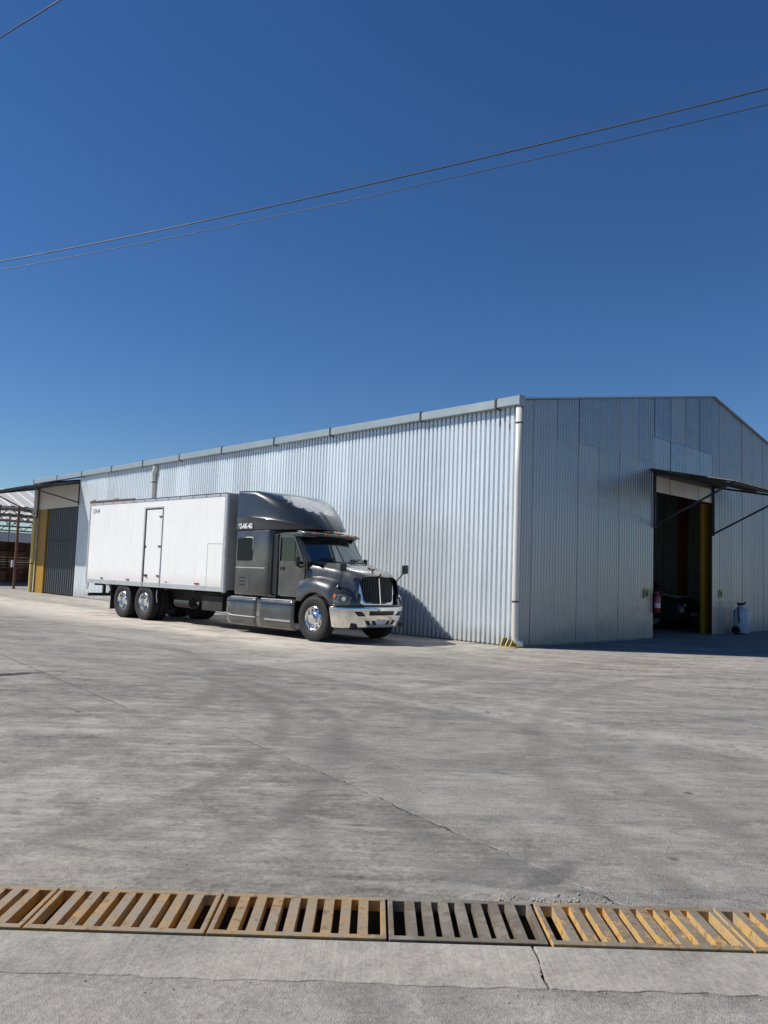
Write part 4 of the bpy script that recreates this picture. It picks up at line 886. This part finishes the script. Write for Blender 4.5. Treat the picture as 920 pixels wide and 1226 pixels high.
# ------------------------------------------------------------------ open shed and crates far behind
SH = empty('open_shed', (6, 52, 0)); tag(SH, 'open storage shed with pale roof on thin steel posts beyond the warehouse', 'shed')
def w2l(x, y, z): return (x - 6, y - 52, z)
posts = [(.6,36.3),(4.5,46),(9.0,56),(-3,40),(-6,50),(14,64),(2,60)]
for k in range(3):                                          # roof bays
    y0 = 45 + k*9
    pr = ribs(26, .9, .05)
    MB().loft([[w2l(-9 + x, y0, 5.35 + d) for x, d in pr], [w2l(-9 + x, y0 + 5, 6.9 + d) for x, d in pr], [w2l(-9 + x, y0 + 9.0, 5.55 + d) for x, d in pr]]).build('roof_sheet', M['shed_roof'], SH, fix=False)
    tr_ = MB()
    tr_.bar(w2l(-9, y0+.1, 5.25), w2l(17, y0+.1, 5.25), .12).bar(w2l(-9, y0+.1, 4.35), w2l(17, y0+.1, 4.35), .12)
    for q in range(26):
        x = -9 + q; tr_.bar(w2l(x, y0+.1, 4.35 if q % 2 else 5.25), w2l(x+1, y0+.1, 5.25 if q % 2 else 4.35), .06)
    tr_.build('truss', M['truss'], SH)
    for q in range(8):
        x = -8.5 + q*3.6
        po = MB().tube([w2l(x, y0+.1, 0), w2l(x, y0+.1, 5.25)], .07, 10).build('post', M['alu'] if k else M['steel_rust'], SH, smooth=40)
for q in range(10):
    x0 = -10 + q*2.8; MB().box(x0-6, x0-6+2.78, 22.0, 22.06, 2.2, 4.6).build('back_panel', M['shed_wall'], SH)
pr_ = empty('steel_post', (.75, 36.6, 0)); tag(pr_, 'thin rust brown steel post with a small box, standing in front of the open shed', 'post')
MB().tube([(0,0,0), (0,0,4.75)], .075, 12).build('pole', M['steel_rust'], pr_, smooth=40)
MB().box(-.14, .14, -.14, .14, 0, .02).build('foot_plate', M['steel_rust'], pr_)
MB().box(-.22, -.08, -.1, .1, 1.25, 1.65).build('switch_box', M['alu'], pr_, bevel=.01)
MB().bar((-.9,0,4.72), (1.2,0,4.72), .09).build('cross_arm', M['alu'], pr_)
# crates
def crate_mesh():
    m_ = MB()
    for z in (.14, .35, .56): m_.box(-.6, .6, -.5, -.475, z, z+.20).box(-.6, .6, .475, .5, z, z+.20).box(-.6, -.575, -.474, .474, z, z+.20).box(.575, .6, -.474, .474, z, z+.20)
    for x in (-.55, 0, .55): m_.box(x-.05, x+.05, -.5, .5, 0, .10)
    m_.box(-.59, .59, -.49, .49, .10, .135); return m_.mesh('wooden_crate', M['wood'])
CM = crate_mesh(); rc = random.Random(5)
for i in range(9):
    x = -2.6 + i*1.42; y = 49.5 + i*.5; hgt = [5,4,4,4,5,4,4,4,4][i]
    for k in range(hgt):
        o = put('wooden_crate', CM, None, (x + rc.uniform(-.04,.04), y + rc.uniform(-.05,.05), .772*k), (0,0,R(45) + rc.uniform(-.05,.05)), (1,1,1))
        tag(o, 'brown wooden crate in the tall stacks under the open shed', 'crate', 'wooden crates stacked under the open shed')

# ------------------------------------------------------------------ overhead cables
def cable(a, b, c, t0, t1, r, label):                        # hangs through a (t=0) and b (t=1)
    a, b = Vector(a), Vector(b); pts = []
    for i in range(61):
        t = lerp(t0, t1, i/60); v = a + (b - a)*t; v.z += c*t*(t-1); pts.append(v)
    o = MB().tube(pts, r, 6).build('overhead_cable', M['cord'], None, smooth=60); tag(o, label, 'cable', 'overhead cables'); return pts[0], pts[-1]
ends = [cable((-3.486,-6.912,9), (-9.2,9.198,9), .50, -1.2, 2.5, .013, 'thicker upper cable of the close pair crossing the sky'),
        cable((-3.087,-6.768,9), (-9.015,9.788,9), .50, -1.16, 2.4, .0085, 'thinner lower cable of the close pair crossing the sky'),
        cable((-11.631,-.959,9), (-11.948,.417,9), .004, -17.5, 23.0, .010, 'single cable strung apart from the close pair')]
for e, lab in ((0, 'timber utility pole carrying the cables by the entrance'), (1, 'timber utility pole carrying the cables by the far yard')):
    e0, e1, e2 = ends[0][e], ends[1][e], ends[2][e]; zt = max(e0.z, e1.z, e2.z)
    up_ = empty('utility_pole', (e0.x, e0.y, 0)); tag(up_, lab, 'utility pole', 'utility poles')
    MB().tube([(0,0,0), (0,0,zt*.5), (0,0,zt+.5)], [.16,.14,.11], 14).build('pole', M['steel_rust'], up_, smooth=40)
    for q in (e0, e1, e2):
        d = Vector((q.x - e0.x, q.y - e0.y, q.z))
        MB().bar((0, 0, q.z-.12), (d.x + (.12 if d.x > 0 else -.12), d.y, q.z-.12), .10).tube([(d.x, d.y, q.z-.08), (d.x, d.y, q.z+.02)], .045, 10).build('cross_arm', M['steel_rust'], up_)

# ------------------------------------------------------------------ broken concrete crumbs along the drain edge
cr = MB(); rr = random.Random(21)
def crumb(t_, n_, r):
    c = dr(t_, n_, r*.35); ph = rr.uniform(0, 6); ring = []
    for lev, k in ((-.5, .75), (.1, 1.0), (.6, .55)):
        ring.append([(c[0] + r*k*rr.uniform(.7,1.1)*math.cos(ph + a), c[1] + r*k*rr.uniform(.7,1.1)*math.sin(ph + a), c[2] + r*lev*.8) for a in (0, 1.26, 2.51, 3.77, 5.03)])
    cr.loft(ring, closed=True, cap=True)
for k in range(90): crumb(rr.gauss(-2.45, .16), NF + .012 + abs(rr.gauss(0, .045)), rr.choice((.004,.005,.006,.008,.011)))
for k in range(110): crumb(rr.uniform(-6, .5), NF + .01 + abs(rr.gauss(0, .05)), rr.choice((.003,.004,.005)))
for k in range(90): crumb(rr.uniform(-6, .5), NJ - abs(rr.gauss(.02, .06)), rr.choice((.003,.004,.005,.006)))
for k in range(50): crumb(-2.645 + rr.gauss(0, .02), rr.uniform(NJ, NN-.02), rr.choice((.003,.004,.005)))
for k in range(160): crumb(rr.uniform(-7, 2), rr.uniform(-14.2, -9.5), rr.choice((.003,.004,.006,.008)))
tag(cr.build('concrete_crumbs', M['crumb']), 'pale crumbs of broken concrete scattered along the drain edge', 'gravel', kind='stuff')
